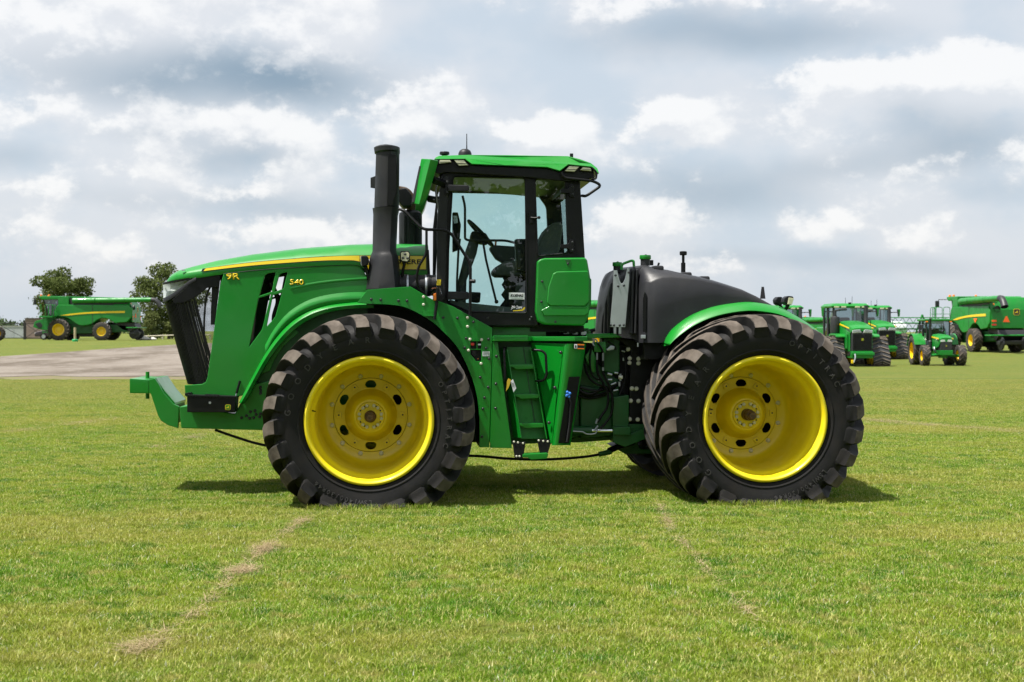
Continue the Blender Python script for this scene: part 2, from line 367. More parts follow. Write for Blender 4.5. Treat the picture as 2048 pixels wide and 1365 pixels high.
def grass_colour_nodes(nt, coord, k=1.0):
    """patchy lawn colour in world metres: fresh green, yellow green, straw"""
    L = nt.links.new
    def noise(sc, det, seed=0.0, sy=1.0):
        mp = nt.nodes.new('ShaderNodeMapping'); mp.inputs['Location'].default_value = (seed, seed * 1.7, 0); mp.inputs['Scale'].default_value = (1, sy, 1)
        L(coord, mp.inputs[0]); n = nt.nodes.new('ShaderNodeTexNoise'); n.inputs['Scale'].default_value = sc; n.inputs['Detail'].default_value = det
        n.inputs['Roughness'].default_value = .62; L(mp.outputs[0], n.inputs['Vector']); return n.outputs[0]
    def ramp(x, a, b):
        r = nt.nodes.new('ShaderNodeMapRange'); r.interpolation_type = 'SMOOTHSTEP'; L(x, r.inputs[0]); r.inputs[1].default_value = a; r.inputs[2].default_value = b; return r.outputs[0]
    def mix(f, a, b):
        m = nt.nodes.new('ShaderNodeMixRGB')
        if isinstance(f, float): m.inputs[0].default_value = f
        else: L(f, m.inputs[0])
        for i, q in ((1, a), (2, b)):
            if isinstance(q, tuple): m.inputs[i].default_value = (*q, 1)
            else: L(q, m.inputs[i])
        return m.outputs[0]
    K = lambda *q: tuple(.88 * k * a for a in q)
    c = mix(ramp(noise(.55, 5, 3.1), .35, .65), K(0.160, 0.315, 0.008), K(0.285, 0.375, 0.022))
    c = mix(ramp(noise(2.6, 5, 9.4), .46, .66), c, K(0.075, 0.220, 0.006))
    c = mix(ramp(noise(.20, 4, 21.0, 2.2), .46, .68), c, K(0.340, 0.365, 0.050))
    c = mix(ramp(noise(4.5, 6, 5.0), .52, .68), c, K(0.40, 0.385, 0.09))
    # the lawn is drier towards the gravel and the parked machines
    sp = nt.nodes.new('ShaderNodeSeparateXYZ'); L(coord, sp.inputs[0])
    ad = nt.nodes.new('ShaderNodeMath'); ad.operation = 'MULTIPLY_ADD'; L(noise(.12, 4, 33.0, .5), ad.inputs[0]); ad.inputs[1].default_value = 26.0; L(sp.outputs[1], ad.inputs[2])
    dr = nt.nodes.new('ShaderNodeMath'); dr.operation = 'MULTIPLY'; L(ramp(ad.outputs[0], 36.0, 58.0), dr.inputs[0]); dr.inputs[1].default_value = .42
    c = mix(dr.outputs[0], c, K(0.345, 0.330, 0.105))
    return c, ramp, noise, mix

SOILK = 0.46
def lawn_material():
    m = bpy.data.materials.new('lawn_soil_and_thatch'); m.use_nodes = True; nt = m.node_tree; L = nt.links.new
    p = nt.nodes['Principled BSDF']; p.inputs['Roughness'].default_value = .9; p.inputs['Specular IOR Level'].default_value = .15
    ge = nt.nodes.new('ShaderNodeNewGeometry'); c, ramp, noise, mix = grass_colour_nodes(nt, ge.outputs['Position'], SOILK)
    c = mix(ramp(noise(38, 3, 1.0), .45, .70), c, (0.075, 0.105, 0.016))
    c = mix(ramp(noise(9, 5, 14.0), .52, .75), c, (0.14, 0.165, 0.028))
    L(c, p.inputs['Base Color'])
    n = noise(30, 6, 2.0); bp = nt.nodes.new('ShaderNodeBump'); bp.inputs['Strength'].default_value = .9; bp.inputs['Distance'].default_value = .05
    L(n, bp.inputs['Height']); L(bp.outputs[0], p.inputs['Normal']); return m
LAWN = lawn_material()

def build_ground():
    ys = np.concatenate([np.linspace(-120, 50, 18), np.linspace(55, 150, 39), np.array([170, 210, 270, 360, 500, 800, 1400, 2600])])
    xs = np.concatenate([np.array([-2600, -1200, -600, -300, -180, -120]), np.linspace(-90, 70, 65), np.array([90, 120, 180, 300, 600, 1200, 2600])])
    XX, YY = np.meshgrid(xs, ys); ZZ = ground_z(XX, YY); n = len(xs)
    v = np.stack([XX, YY, ZZ], -1).reshape(-1, 3).tolist()
    f = [(j * n + i, j * n + i + 1, (j + 1) * n + i + 1, (j + 1) * n + i) for j in range(len(ys) - 1) for i in range(n - 1)]
    o = MB().add(v, f).build('ground', LAWN, merge=False); o['kind'] = 'structure'; o['label'] = 'mown lawn running out to the horizon'
build_ground()

def gravel_material():
    m = bpy.data.materials.new('pale_gravel'); m.use_nodes = True; nt = m.node_tree; L = nt.links.new
    p = nt.nodes['Principled BSDF']; p.inputs['Roughness'].default_value = .95; p.inputs['Specular IOR Level'].default_value = .1
    ge = nt.nodes.new('ShaderNodeNewGeometry'); _, ramp, noise, mix = grass_colour_nodes(nt, ge.outputs['Position'])
    c = mix(ramp(noise(.26, 6, 2.0, .45), .38, .64), (0.195, 0.170, 0.145), (0.108, 0.089, 0.071))
    c = mix(ramp(noise(1.6, 6, 7.0, .4), .5, .75), c, (0.225, 0.203, 0.178))
    c = mix(ramp(noise(7, 5, 4.0, .4), .5, .75), c, (0.13, 0.115, 0.10))
    L(c, p.inputs['Base Color'])
    bp = nt.nodes.new('ShaderNodeBump'); bp.inputs['Strength'].default_value = .6; bp.inputs['Distance'].default_value = .05
    L(noise(14, 5, 3.0), bp.inputs['Height']); L(bp.outputs[0], p.inputs['Normal']); return m
def build_gravel():
    xs = np.arange(-110, -8, 1.5); near, far, wob = [], [], []
    r2 = np.random.default_rng(3)
    k1 = np.convolve(r2.normal(0, 1, len(xs) + 6), np.ones(7) / 7, 'valid'); k2 = np.convolve(r2.normal(0, 1, len(xs) + 6), np.ones(7) / 7, 'valid')
    secs = []
    for i, x in enumerate(xs):
        y0 = 57.5 + (x + 20) * -0.03 + k1[i] * 5.0 + r2.normal(0, .5); y1 = min(106 + (x + 25.5) * 4.9, 110) + k2[i] * 4 + r2.normal(0, .8)
        y1 = max(y1, y0 + 12 + k2[i] * 3)
        secs.append([(x, y, gz(x, y) + 0.02) for y in np.linspace(y0, y1, 24)])
    o = MB().loft(secs).build('gravel_road', gravel_material(), merge=False); o['kind'] = 'structure'; o['label'] = 'pale gravel road behind the lawn'
build_gravel()
# pale dry strip along the near edge of the gravel
def dry_strip():
    m = bpy.data.materials.new('dry_verge'); m.use_nodes = True; nt = m.node_tree
    p = nt.nodes['Principled BSDF']; p.inputs['Roughness'].default_value = .95
    ge = nt.nodes.new('ShaderNodeNewGeometry'); c, ramp, noise, mix = grass_colour_nodes(nt, ge.outputs['Position'], SOILK)
    c = mix(ramp(noise(.6, 5, 11.0, 2.0), .38, .56), c, (0.135, 0.098, 0.056)); nt.links.new(c, p.inputs['Base Color'])
    r2 = np.random.default_rng(5); secs = []
    for x in np.arange(-60, -9, 1.0):
        y0 = 52.5 + r2.normal(0, 1.0); y1 = 60.0
        secs.append([(x, y, gz(x, y) + 0.008) for y in np.linspace(y0, y1, 5)])
    o = MB().loft(secs).build('dry_verge', m, merge=False); o['kind'] = 'structure'; o['label'] = 'straw coloured verge along the gravel'
dry_strip()

def blade_material(name, dry=False):
    m = bpy.data.materials.new(name); m.use_nodes = True; nt = m.node_tree; L = nt.links.new; nt.nodes.clear()
    out = nt.nodes.new('ShaderNodeOutputMaterial'); ge = nt.nodes.new('ShaderNodeNewGeometry'); c, ramp, noise, mix = grass_colour_nodes(nt, ge.outputs['Position'])
    at_ = nt.nodes.new('ShaderNodeAttribute'); at_.attribute_name = 'tone'
    if dry:
        c = mix(at_.outputs['Fac'], (0.30, 0.225, 0.12), (0.50, 0.405, 0.25))
    else:
        c = mix(ramp(at_.outputs['Fac'], .70, .90), c, (0.40, 0.37, 0.13))
        hs = nt.nodes.new('ShaderNodeHueSaturation'); L(c, hs.inputs['Color'])
        v = nt.nodes.new('ShaderNodeMapRange'); L(at_.outputs['Fac'], v.inputs[0]); v.inputs[3].default_value = .55; v.inputs[4].default_value = 1.55
        L(v.outputs[0], hs.inputs['Value']); c = hs.outputs[0]
    if not dry: c = mix(ramp(at_.outputs['Fac'], .985, .99), c, (0.62, 0.62, 0.50))
    d = nt.nodes.new('ShaderNodeBsdfDiffuse'); t = nt.nodes.new('ShaderNodeBsdfTranslucent'); g = nt.nodes.new('ShaderNodeBsdfGlossy'); g.inputs['Roughness'].default_value = .45
    g.inputs['Color'].default_value = (.9, .95, .85, 1)
    L(c, d.inputs['Color']); L(c, t.inputs['Color'])
    m1 = nt.nodes.new('ShaderNodeMixShader'); m1.inputs[0].default_value = .38; L(d.outputs[0], m1.inputs[1]); L(t.outputs[0], m1.inputs[2])
    m2 = nt.nodes.new('ShaderNodeMixShader'); m2.inputs[0].default_value = .02; L(m1.outputs[0], m2.inputs[1]); L(g.outputs[0], m2.inputs[2]); L(m2.outputs[0], out.inputs[0])
    return m
BLADE = blade_material('grass_blade'); STRAW = blade_material('dry_clippings', True)

def blades_mesh(name, pos, height, width, lean, m, seed, tone=None, flat=False):
    r = np.random.default_rng(seed); n = len(pos); pos = np.asarray(pos, float)
    a = r.uniform(0, 2 * np.pi, n); h = height * r.uniform(.45, 1.25, n); w = width * r.uniform(.6, 1.3, n); ln = np.abs(r.normal(0, lean, n)) * h
    side = np.stack([np.cos(a), np.sin(a), np.zeros(n)], -1); ld = a + r.normal(np.pi / 2, .6, n); le = np.stack([np.cos(ld), np.sin(ld), np.zeros(n)], -1)
    up = np.zeros((n, 3)); up[:, 2] = 1
    zf = .16 if flat else 1.0
    b = pos; mid = b + up * (h * .55 * zf)[:, None] + le * (ln * .35)[:, None]; tip = b + up * (h * zf)[:, None] * .95 + le * ln[:, None]
    v = np.empty((n, 5, 3)); v[:, 0] = b - side * w[:, None]; v[:, 1] = b + side * w[:, None]; v[:, 2] = mid + side * (w * .8)[:, None]; v[:, 3] = mid - side * (w * .8)[:, None]; v[:, 4] = tip
    me = bpy.data.meshes.new(name); me.vertices.add(n * 5); me.vertices.foreach_set('co', v.ravel())
    base = (np.arange(n) * 5)[:, None]; loops = np.concatenate([base + np.array([[0, 1, 2, 3]]), base + np.array([[3, 2, 4]])], 1).ravel()
    me.loops.add(n * 7); me.loops.foreach_set('vertex_index', loops.astype(np.int32))
    me.polygons.add(n * 2); ls = np.stack([np.arange(n) * 7, np.arange(n) * 7 + 4], -1).ravel(); me.polygons.foreach_set('loop_start', ls.astype(np.int32))
    tn = r.uniform(0, 1, n) if tone is None else tone
    att = me.attributes.new('tone', 'FLOAT', 'POINT'); att.data.foreach_set('value', np.repeat(tn, 5).astype(np.float32))
    me.materials.append(m); me.update(calc_edges=True); me.validate(); return me

def patch_nodes(protos):
    col = bpy.data.collections.new('grass_patch_sources')          # source patches, not linked to the scene
    for p in protos: col.objects.link(p)
    ng = bpy.data.node_groups.new('grass_on_points', 'GeometryNodeTree')
    ng.interface.new_socket('Geometry', in_out='INPUT', socket_type='NodeSocketGeometry'); ng.interface.new_socket('Geometry', in_out='OUTPUT', socket_type='NodeSocketGeometry')
    N = ng.nodes.new; L = ng.links.new
    gi, go = N('NodeGroupInput'), N('NodeGroupOutput'); ip = N('GeometryNodeInstanceOnPoints'); ci = N('GeometryNodeCollectionInfo')
    ci.inputs['Collection'].default_value = col; ci.inputs['Separate Children'].default_value = True; ci.inputs['Reset Children'].default_value = True
    rv = N('FunctionNodeRandomValue'); rv.data_type = 'FLOAT_VECTOR'; rv.inputs[0].default_value = (0, 0, 0); rv.inputs[1].default_value = (0, 0, 6.283)
    rs = N('FunctionNodeRandomValue'); rs.data_type = 'FLOAT'; rs.inputs[2].default_value = .85; rs.inputs[3].default_value = 1.2
    ri = N('FunctionNodeRandomValue'); ri.data_type = 'INT'; ri.inputs[4].default_value = 0; ri.inputs[5].default_value = len(protos) - 1
    L(gi.outputs[0], ip.inputs['Points']); L(ci.outputs[0], ip.inputs['Instance']); ip.inputs['Pick Instance'].default_value = True
    L(ri.outputs[2], ip.inputs['Instance Index']); L(rv.outputs[0], ip.inputs['Rotation']); L(rs.outputs[1], ip.inputs['Scale']); L(ip.outputs[0], go.inputs[0])
    return ng

def build_grass():
    protos = []
    for k in range(8):
        r = np.random.default_rng(100 + k); n = 3000
        p = np.zeros((n, 3)); p[:, :2] = r.uniform(-.30, .30, (n, 2))
        cl = r.uniform(-.3, .3, (26, 2)); w = r.random(n) < .45; p[w, :2] = cl[r.integers(0, 26, w.sum())] + r.normal(0, .03, (w.sum(), 2))
        hs = .026 + .010 * np.sin(p[:, 0] * 11 + k) * np.cos(p[:, 1] * 9 - k)
        me = blades_mesh('grass_patch', p, hs, .0020, .80, BLADE, 200 + k)
        protos.append(bpy.data.objects.new('grass_patch', me))
    ng = patch_nodes(protos)
    pts = []; r = np.random.default_rng(11); step = .44
    for y in np.arange(4.5, 52, step):
        hw = .40 * y + 3.0
        for x in np.arange(-hw, hw, step):
            pts.append((x + r.uniform(-.15, .15), y + r.uniform(-.15, .15), 0.0))
    me = bpy.data.meshes.new('grass'); me.from_pydata(pts, [], []); me.materials.append(BLADE)
    o = bpy.data.objects.new('grass', me); COL.objects.link(o)
    md = o.modifiers.new('grass', 'NODES'); md.node_group = ng
    tag(o, 'short mown green grass covering the lawn', 'grass', kind='stuff')
    # withered clippings left by the mower, in broken lines
    def line(pts_px, n, spread, clump):
        out = []; r = np.random.default_rng(n)
        g = [at(x, y, 1) for x, y in pts_px]; q = []
        for x, y in pts_px:
            d = ray(x, y); t = -CAMH / d.z; q.append((d.x * t, d.y * t))
        q = np.array(q); seg = np.linalg.norm(np.diff(q, axis=0), axis=1); cum = np.concatenate([[0], np.cumsum(seg)])
        centers = np.sort(r.uniform(0, cum[-1], clump)); wts = r.uniform(.15, 1, clump) ** 1.3; wts /= wts.sum()
        for _ in range(n):
            s = centers[r.choice(clump, p=wts)] + r.normal(0, .09) if r.random() < .8 else r.uniform(0, cum[-1])
            s = min(max(s, 0), cum[-1]); i = min(np.searchsorted(cum, s, 'right') - 1, len(seg) - 1); t = (s - cum[i]) / seg[i]
            b = q[i] * (1 - t) + q[i + 1] * t; sp = spread * (.5 + r.random())
            out.append((b[0] + r.normal(0, sp), b[1] + r.normal(0, sp), r.uniform(.010, .034)))
        return out
    P_ = line([(255, 1325), (300, 1290), (400, 1225), (470, 1150), (545, 1088), (625, 1030)], 1900, .030, 40)
    P_ += line([(262, 1312), (300, 1290)], 420, .06, 5) + line([(478, 1152), (500, 1135)], 520, .05, 3) + line([(525, 1105), (548, 1088)], 520, .05, 3)
    P_ += line([(1320, 1015), (1345, 1065), (1420, 1150), (1470, 1205), (1515, 1250)], 1100, .018, 46)
    P_ += line([(0, 868), (90, 858), (230, 838)], 1500, .14, 20) + line([(300, 900), (380, 878), (430, 860)], 1300, .12, 14)
    P_ += line([(1700, 838), (1830, 850), (2047, 866)], 4500, .22, 40) + line([(1180, 880), (1215, 905)], 200, .05, 4)
    me = blades_mesh('dry_clippings', P_, .075, .0022, 1.6, STRAW, 55, flat=True)
    o = bpy.data.objects.new('dry_clippings', me); COL.objects.link(o)
    tag(o, 'withered straw coloured clippings lying in broken lines on the lawn', 'clippings', kind='stuff')
build_grass()
# ================================================================== the big articulated tractor
T = thing('articulated_tractor', 'large green articulated tractor with yellow wheels parked side-on on the lawn', 'tractor', ORIGIN, YAW)
AXZ = 0.888
UF = P(738, 842, 0).x; UR = P(1533, 842, 0).x

def hexbolt(r, h, n=6):
    return MB().lathe([(0.001, -h), (r * .75, -h), (r, -h * .7), (r, 0), (r * 1.25, 0.0), (r * 1.25, .004)], n, (0, 0, 0), 'y')
BOLT_P = hexbolt(.011, .010, 10).build('bolt', BOLT_D)          # shared meshes, the first one is used too
BOLT_W = hexbolt(.012, .010, 10).build('bolt', BOLT)
_first = {}
def bolts(pts_px, v, parent, proto, s=1.0, name='bolt'):
    for x, y in pts_px:
        q = P(x, y, v); inst(proto, name, parent, q, None, (s, s, s))
def bolts_l(pts, parent, proto, s=1.0, name='bolt'):
    for q in pts: inst(proto, name, parent, q, None, (s, s, s))

# ---------------------------------------------------------------- tyre
RT = 1.086
def carcass():
    half = [(.600, .125), (.640, .085), (.660, .060), (.672, .048), (.690, .040), (.700, .022), (.712, .016), (.722, .022), (.78, .006), (.84, .000), (.880, .006), (.915, .026), (.945, .060), (.968, .105), (.985, .16), (.998, .25), (1.006, .45), (1.008, .70)]
    return half + [(r, 1.4 - y) for r, y in half[-2::-1]]
def lug_sections(a0, mirror):
    S = [(.852, .000, .856, -.003, 0.00, .150), (.882, .006, .890, -.011, 0.00, .176), (.905, .018, .922, -.014, 0.0, .176), (.925, .036, .953, -.030, .0, .160),
         (.950, .075, 1.010, .004, .006, .160), (.972, .125, 1.055, .055, .026, .152), (.985, .185, 1.080, .125, .062, .136), (.992, .25, 1.087, .21, .11, .122), (.998, .36, RT + .002, .345, .205, .108), (1.000, .48, RT + .002, .465, .305, .097), (1.002, .62, RT + .002, .62, .42, .088), (1.002, .76, RT, .755, .53, .082)]
    secs = []
    for rb, yb, rt, yt, da, w in S:
        pts = []
        for (r_, y_, k) in ((rb - .014, yb + .006, -.66), (rt - .006, yt + .002, -.46), (rt, yt, -.42), (rt, yt, .38), (rt - .006, yt + .002, .42), (rb - .014, yb + .006, .58)):
            a = a0 + da + k * w / max(r_, .9)
            yy = 1.4 - y_ if mirror else y_
            pts.append((r_ * math.cos(a), yy, r_ * math.sin(a)))
        secs.append(pts)
    return secs
def settle(v, spin=0.0):
    out = []
    for x, y, z in v:
        if z < -AXZ + .10:
            d = (-AXZ + .10 - z); out_y = (y - .7)
            z2 = -AXZ + .10 - .115 * (1 - math.exp(-d / .10)) - d * .03
            y = .7 + out_y * (1 + .05 * min(d / .15, 1)); z = max(z2, -AXZ - .022)
        out.append((x, y, z))
    return out
def tyre_mesh():
    m = MB(); m.lathe(carcass(), 120, mi=0)
    N = 24
    for i in range(N):
        for mir in (False, True):
            a0 = 2 * math.pi * (i + (.5 if mir else 0) + .25) / N
            secs = lug_sections(a0, mir); n0 = len(m.f); m.loft(secs, False, False, 0)
            for q in range(n0, len(m.f)):
                if (q - n0) // 5 >= 3: m.mi[q] = {2: 1, 1: 2, 3: 2}.get((q - n0) % 5, 0)
            for sec in (secs[0], secs[-1]): m.add(sec, [(0, 1, 2, 3), (0, 3, 4, 5)] if False else [(0, 1, 2, 3, 4, 5)], 0)
    m.v = settle(m.v); return m
TYRE_OBJ = tyre_mesh().build('tyre', [RUBBER, LUG, LUGSIDE], None, 0, 28, merge=False)
RIM_PROF = [(.60, .17), (.640, .090), (.654, .066), (.659, .048), (.656, .034), (.648, .024), (.636, .018), (.624, .021), (.613, .032), (.605, .052), (.600, .085), (.598, .13), (.596, .17), (.575, .205), (.562, .235), (.560, .34), (.552, .85), (.546, .96), (.528, 1.04), (.502, 1.072), (.488, 1.08), (.474, 1.086), (.404, 1.088), (.400, 1.102)]
def wheel_mesh():
    m = MB(); m.lathe(RIM_PROF, 96); m.lathe([(.60, .17), (.58, .5), (.60, 1.3)], 48)
    # convex centre of the disc, hub flange
    m.lathe([(.292, 1.098), (.282, 1.080), (.262, 1.03), (.230, .93), (.205, .872), (.175, .848), (.155, .846), (.150, .828), (.146, .824), (.060, .822), (.05, .835)], 72)
    return m
WHEEL_OBJ = wheel_mesh().build('wheel', YELLOW, None, 0, 30, merge=False)
def disc_obj():
    ring = lambda r, n, a0=0: [(r * math.cos(a0 + 2 * math.pi * k / n), r * math.sin(a0 + 2 * math.pi * k / n)) for k in range(n)]
    holes = [ring(.270, 60)]
    for k in range(6):
        a = R(30 + 60 * k); c, s = math.cos(a), math.sin(a); loop = []
        for t, rr in [(-.062, .325), (-.050, .355), (-.028, .371), (0, .376), (.028, .371), (.050, .355), (.062, .325), (.050, .305), (.036, .296), (-.036, .296), (-.050, .305)]:
            loop.append((rr * c - t * s, rr * s + t * c))
        holes.append(loop)
    return plate('wheel_disc', ring(.398, 96), holes, 1.082, 1.10, YELLOW, None, .003)
DISC_OBJ = disc_obj()
def tab_mesh():
    m = MB(); m.prism([(-.034, .316), (.034, .316), (.028, .362), (.016, .372), (-.016, .372), (-.028, .362)], 1.060, 1.084); return m
TAB_OBJ = tab_mesh().build('disc_lug', YELLOW, None, .006)
HOLE_OBJ = MB().lathe([(.0005, 1.057), (.0095, 1.057), (.0095, 1.066)], 12, (0, 0, .345)).build('bolt_hole', BLACK)
STUB_OBJ = MB().lathe([(.001, .562), (.010, .562), (.012, .556), (.034, .556), (.040, .562), (.041, .61), (.052, .615), (.053, .71), (.062, .72), (.064, .831)], 32).build('axle_stub', RUSTY)
HUBBOLT = MB().lathe([(.0005, -.024), (.015, -.024), (.0185, -.018), (.0185, 0)], 14).build('hub_bolt', BOLT)
RIMBOLT = MB().lathe([(.0005, -.024), (.015, -.024), (.0195, -.018), (.0195, -.005), (.025, -.004), (.025, 0)], 14).build('rim_bolt', BOLT)
SMALLHOLE = MB().lathe([(.0005, -.0025), (.0085, -.0025), (.0085, .002)], 12).build('hub_hole', BLACK)
def letters_on_arc(words, parent):
    m = MB(); cache = {}
    for txt, size, r, a_from, a_to in words:
        for i, ch in enumerate(txt):
            if ch not in cache: cache[ch] = text_mesh(ch, 1.0, 0.0, align='CENTER', bold=.012)
            me = cache[ch]; a = R(a_from + (a_to - a_from) * i / (len(txt) - 1)); u = Vector((math.cos(a), 0, math.sin(a))); t = Vector((math.sin(a), 0, -math.cos(a)))
            base = u * r; yq = lambda rr: np.interp(rr, [.70, .722, .78, .84, .885, .93], [.022, .022, .006, .000, .004, .02])
            vs = []
            for vv in me.vertices:
                q = base + t * (vv.co.x * size) + u * (vv.co.y * size); rr = math.hypot(q.x, q.z); vs.append((q.x, float(yq(rr)), q.z))
            vs = settle(vs); n = len(vs)
            top = [(x, y - .009, z) for x, y, z in vs]
            fs = [tuple(p.vertices) for p in me.polygons]; ed = {}
            for p in fs:
                for k in range(len(p)):
                    e = (p[k], p[(k + 1) % len(p)]); ed[e] = ed.get(e, 0) + 1
            side = [(a_, b_, b_ + n, a_ + n) for (a_, b_) in ed if (b_, a_) not in ed]
            m.add(vs + top, [tuple(k + n for k in p) for p in fs] + side)
    for me in cache.values(): bpy.data.meshes.remove(me)
    o = m.build('sidewall_lettering', SIDEWALL_LIGHTENED, parent, merge=False, smooth=False); o['kind'] = 'stuff'; return o
def place_wheel(u, far, words, first):
    g = (lambda o, nm: o) if False else None
    rot = (0, 0, math.pi) if far else (0, 0, 0); loc = (u, 4.2 if far else 0, AXZ)
    w = inst(WHEEL_OBJ, 'wheel', T, loc, rot)
    inst(TYRE_OBJ, 'tyre', w); inst(DISC_OBJ, 'wheel_disc', w)
    if far: inst(STUB_OBJ, 'axle_stub', w); return w
    inst(STUB_OBJ, 'axle_stub', w)
    for k in range(6):
        inst(TAB_OBJ, 'disc_lug', w, rot=(0, R(60 * k + 30 + 60), 0)); inst(HOLE_OBJ, 'bolt_hole', w, rot=(0, R(60 * k + 30 + 60), 0))
    for k in range(12):
        a = R(15 + 30 * k); inst(RIMBOLT, 'rim_bolt', w, (.432 * math.cos(a), 1.087, .432 * math.sin(a)))
        sgn = 1 if k % 2 else -1; a2 = R(30 * k + 15 + (3.5 if k % 2 else -3.5)); inst(HUBBOLT, 'hub_bolt', w, (.119 * math.cos(a2), .822, .119 * math.sin(a2)))
    for k in range(8):
        a3 = R([30, 60, 120, 150, 210, 240, 300, 330][k] + 0); inst(SMALLHOLE, 'hub_hole', w, (.121 * math.cos(a3), .822, .121 * math.sin(a3)))
    letters_on_arc(words, w)
    v = MB().cyl((.585 * math.cos(R(170)), .12, .585 * math.sin(R(170))), (.55 * math.cos(R(170)), .10, .55 * math.sin(R(170))), .007, 8).build('valve_stem', BLACK, w)
    return w
place_wheel(UF, False, [('GOODYEAR', .085, .79, 174, 91), ('LSW1400/30R46', .062, .80, 271, 230), ('OPTITRAC', .070, .79, 27, -18)], True)
place_wheel(UR, False, [('GOODYEAR', .085, .79, 222, 141), ('OPTITRAC', .078, .80, 71, 26), ('LSW1400/30R46', .062, .80, 318, 277)], False)
place_wheel(UF, True, [], False); place_wheel(UR, True, [], False)
for o in (WHEEL_OBJ, TYRE_OBJ, DISC_OBJ, TAB_OBJ, HOLE_OBJ, STUB_OBJ, HUBBOLT, RIMBOLT, SMALLHOLE): bpy.data.objects.remove(o)

def pr(name, px, v0, v1, m, parent=None, bevel=0.0, seg=2):
    return MB().prism(PP(px, v0), v0, v1).build(name, m, parent or T, bevel, seg=seg)
def pl(name, px, holes, v0, v1, m, parent=None, bevel=0.004):
    return plate(name, PP(px, v0), [PP(h, v0) for h in holes], v0, v1, m, parent or T, bevel)
def tb(name, px, v, r, m, parent=None, rnd=.03, n=10, smooth=False):      # px: (x, y) or (x, y, v)
    path = [P(q[0], q[1], q[2] if len(q) > 2 else v) for q in px]
    path = smooth_path(path) if smooth else round_path(path, rnd)
    return MB().tube(path, r, n).build(name, m, parent or T)

# ---------------------------------------------------------------- axles, chassis
for u in (UF, UR):
    ax = MB(); ax.lathe([(.24, 1.14), (.24, 1.2), (.22, 1.22), (.20, 1.3), (.20, 1.6), (.32, 1.75), (.38, 1.95), (.38, 2.25), (.32, 2.45), (.20, 2.6), (.20, 2.9), (.22, 2.98), (.24, 3.0), (.24, 3.06)], 32, (u, 0, AXZ), caps=True)
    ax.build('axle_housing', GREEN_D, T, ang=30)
fr_px = [(359, 814), (376, 812), (470, 828), (484, 800), (500, 770), (540, 762), (760, 762), (760, 862), (524, 861), (362, 857)]
frame = pr('front_frame', fr_px, 1.60, 2.62, GREEN, None, .012)
bolts([(493, 832), (501, 824), (510, 822), (499, 837), (507, 836), (519, 834), (483, 836), (512, 829), (521, 828), (521, 775), (521, 781), (521, 787)], 1.595, frame, BOLT_P, 1.3)
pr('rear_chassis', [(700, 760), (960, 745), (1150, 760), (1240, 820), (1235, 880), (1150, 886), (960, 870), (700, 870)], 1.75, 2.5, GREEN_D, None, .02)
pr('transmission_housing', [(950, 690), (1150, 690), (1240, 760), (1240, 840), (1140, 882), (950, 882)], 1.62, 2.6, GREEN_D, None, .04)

# ---------------------------------------------------------------- front hitch bracket
arm_px = [(298, 760), (309, 757), (317, 768), (326, 785), (346, 808), (358, 814), (356, 857), (336, 851), (322, 842), (316, 832), (301, 787), (298, 787)]
br = pr('hitch_bracket', arm_px, 1.62, 1.68, GREEN, None, .008)
pr('hitch_arm', arm_px, 2.52, 2.58, GREEN, br, .008)
pr('hitch_block', [(259, 757.5), (298, 760), (298, 787.5), (259, 787)], 1.62, 2.58, GREEN, br, .010)
pr('hitch_top_plate', [(298, 757), (312, 756.5), (330, 783), (350, 806), (350, 811), (326, 788), (309, 764), (298, 764)], 1.69, 2.51, GREEN, br, .003)
MB().cyl(P(295, 798, 2.05), P(295, 744, 2.05), .022, 12).build('hitch_pin', GREEN, br)
pr('hitch_gusset', [(318, 790), (340, 805), (348, 812), (348, 850), (335, 845), (325, 830)], 1.69, 2.51, GREEN_D, br, .003)

# ---------------------------------------------------------------- toolbox
tbx = pr('toolbox', [(374, 793), (472, 796), (470, 825.5), (374, 825)], 1.34, 1.62, BLACK, None, .008)
pr('toolbox_lid', [(373, 790), (473, 793), (473, 797), (373, 794)], 1.325, 1.62, BLACK, tbx, .004)
MB().lathe([(.001, -.012), (.012, -.012), (.014, 0)], 14, tuple(P(420, 806, 1.338))).build('lock', STEEL, tbx)
pr('toolbox_handle', [(409, 789), (439, 790), (436, 792.5), (412, 791.5)], 1.36, 1.44, BLACK, tbx, .003)
def emblem(cx, cz, s, y, parent, ring=YELLOW_DECAL, field=GREEN, beast=YELLOW_DECAL):
    sq = lambda k, c: [(cx + k * a, cz + k * b) for a, b in ((-1, -1 + c), (-1 + c, -1), (1 - c, -1), (1, -1 + c), (1, 1 - c), (1 - c, 1), (-1 + c, 1), (-1, 1 - c))]
    e = MB().prism(sq(s, .35), y, y + .004).build('emblem', ring, parent, smooth=False)
    MB().prism(sq(s * .84, .35), y - .0015, y + .001).build('emblem_field', field, e, smooth=False)
    deer = [(-.62, -.10), (-.30, -.02), (-.05, .12), (.10, .42), (.02, .58), (.22, .48), (.34, .30), (.46, .26), (.30, .18), (.22, -.05), (.34, -.22), (.62, -.34), (.60, -.42), (.28, -.36), (.02, -.20), (-.24, -.26), (-.50, -.42), (-.56, -.36), (-.36, -.18), (-.60, -.18)]
    MB().prism([(cx + a * s, cz + b * s) for a, b in deer], y - .003, y - .0005).build('leaping_animal_mark', beast, e, smooth=False)
q = P(456, 815, 1.338); emblem(q.x, q.z, .030, 1.334, tbx)
pr('bracket_step', [(369, 787), (382, 785), (384, 790), (370, 792)], 1.40, 1.6, BLACK, None, .004)

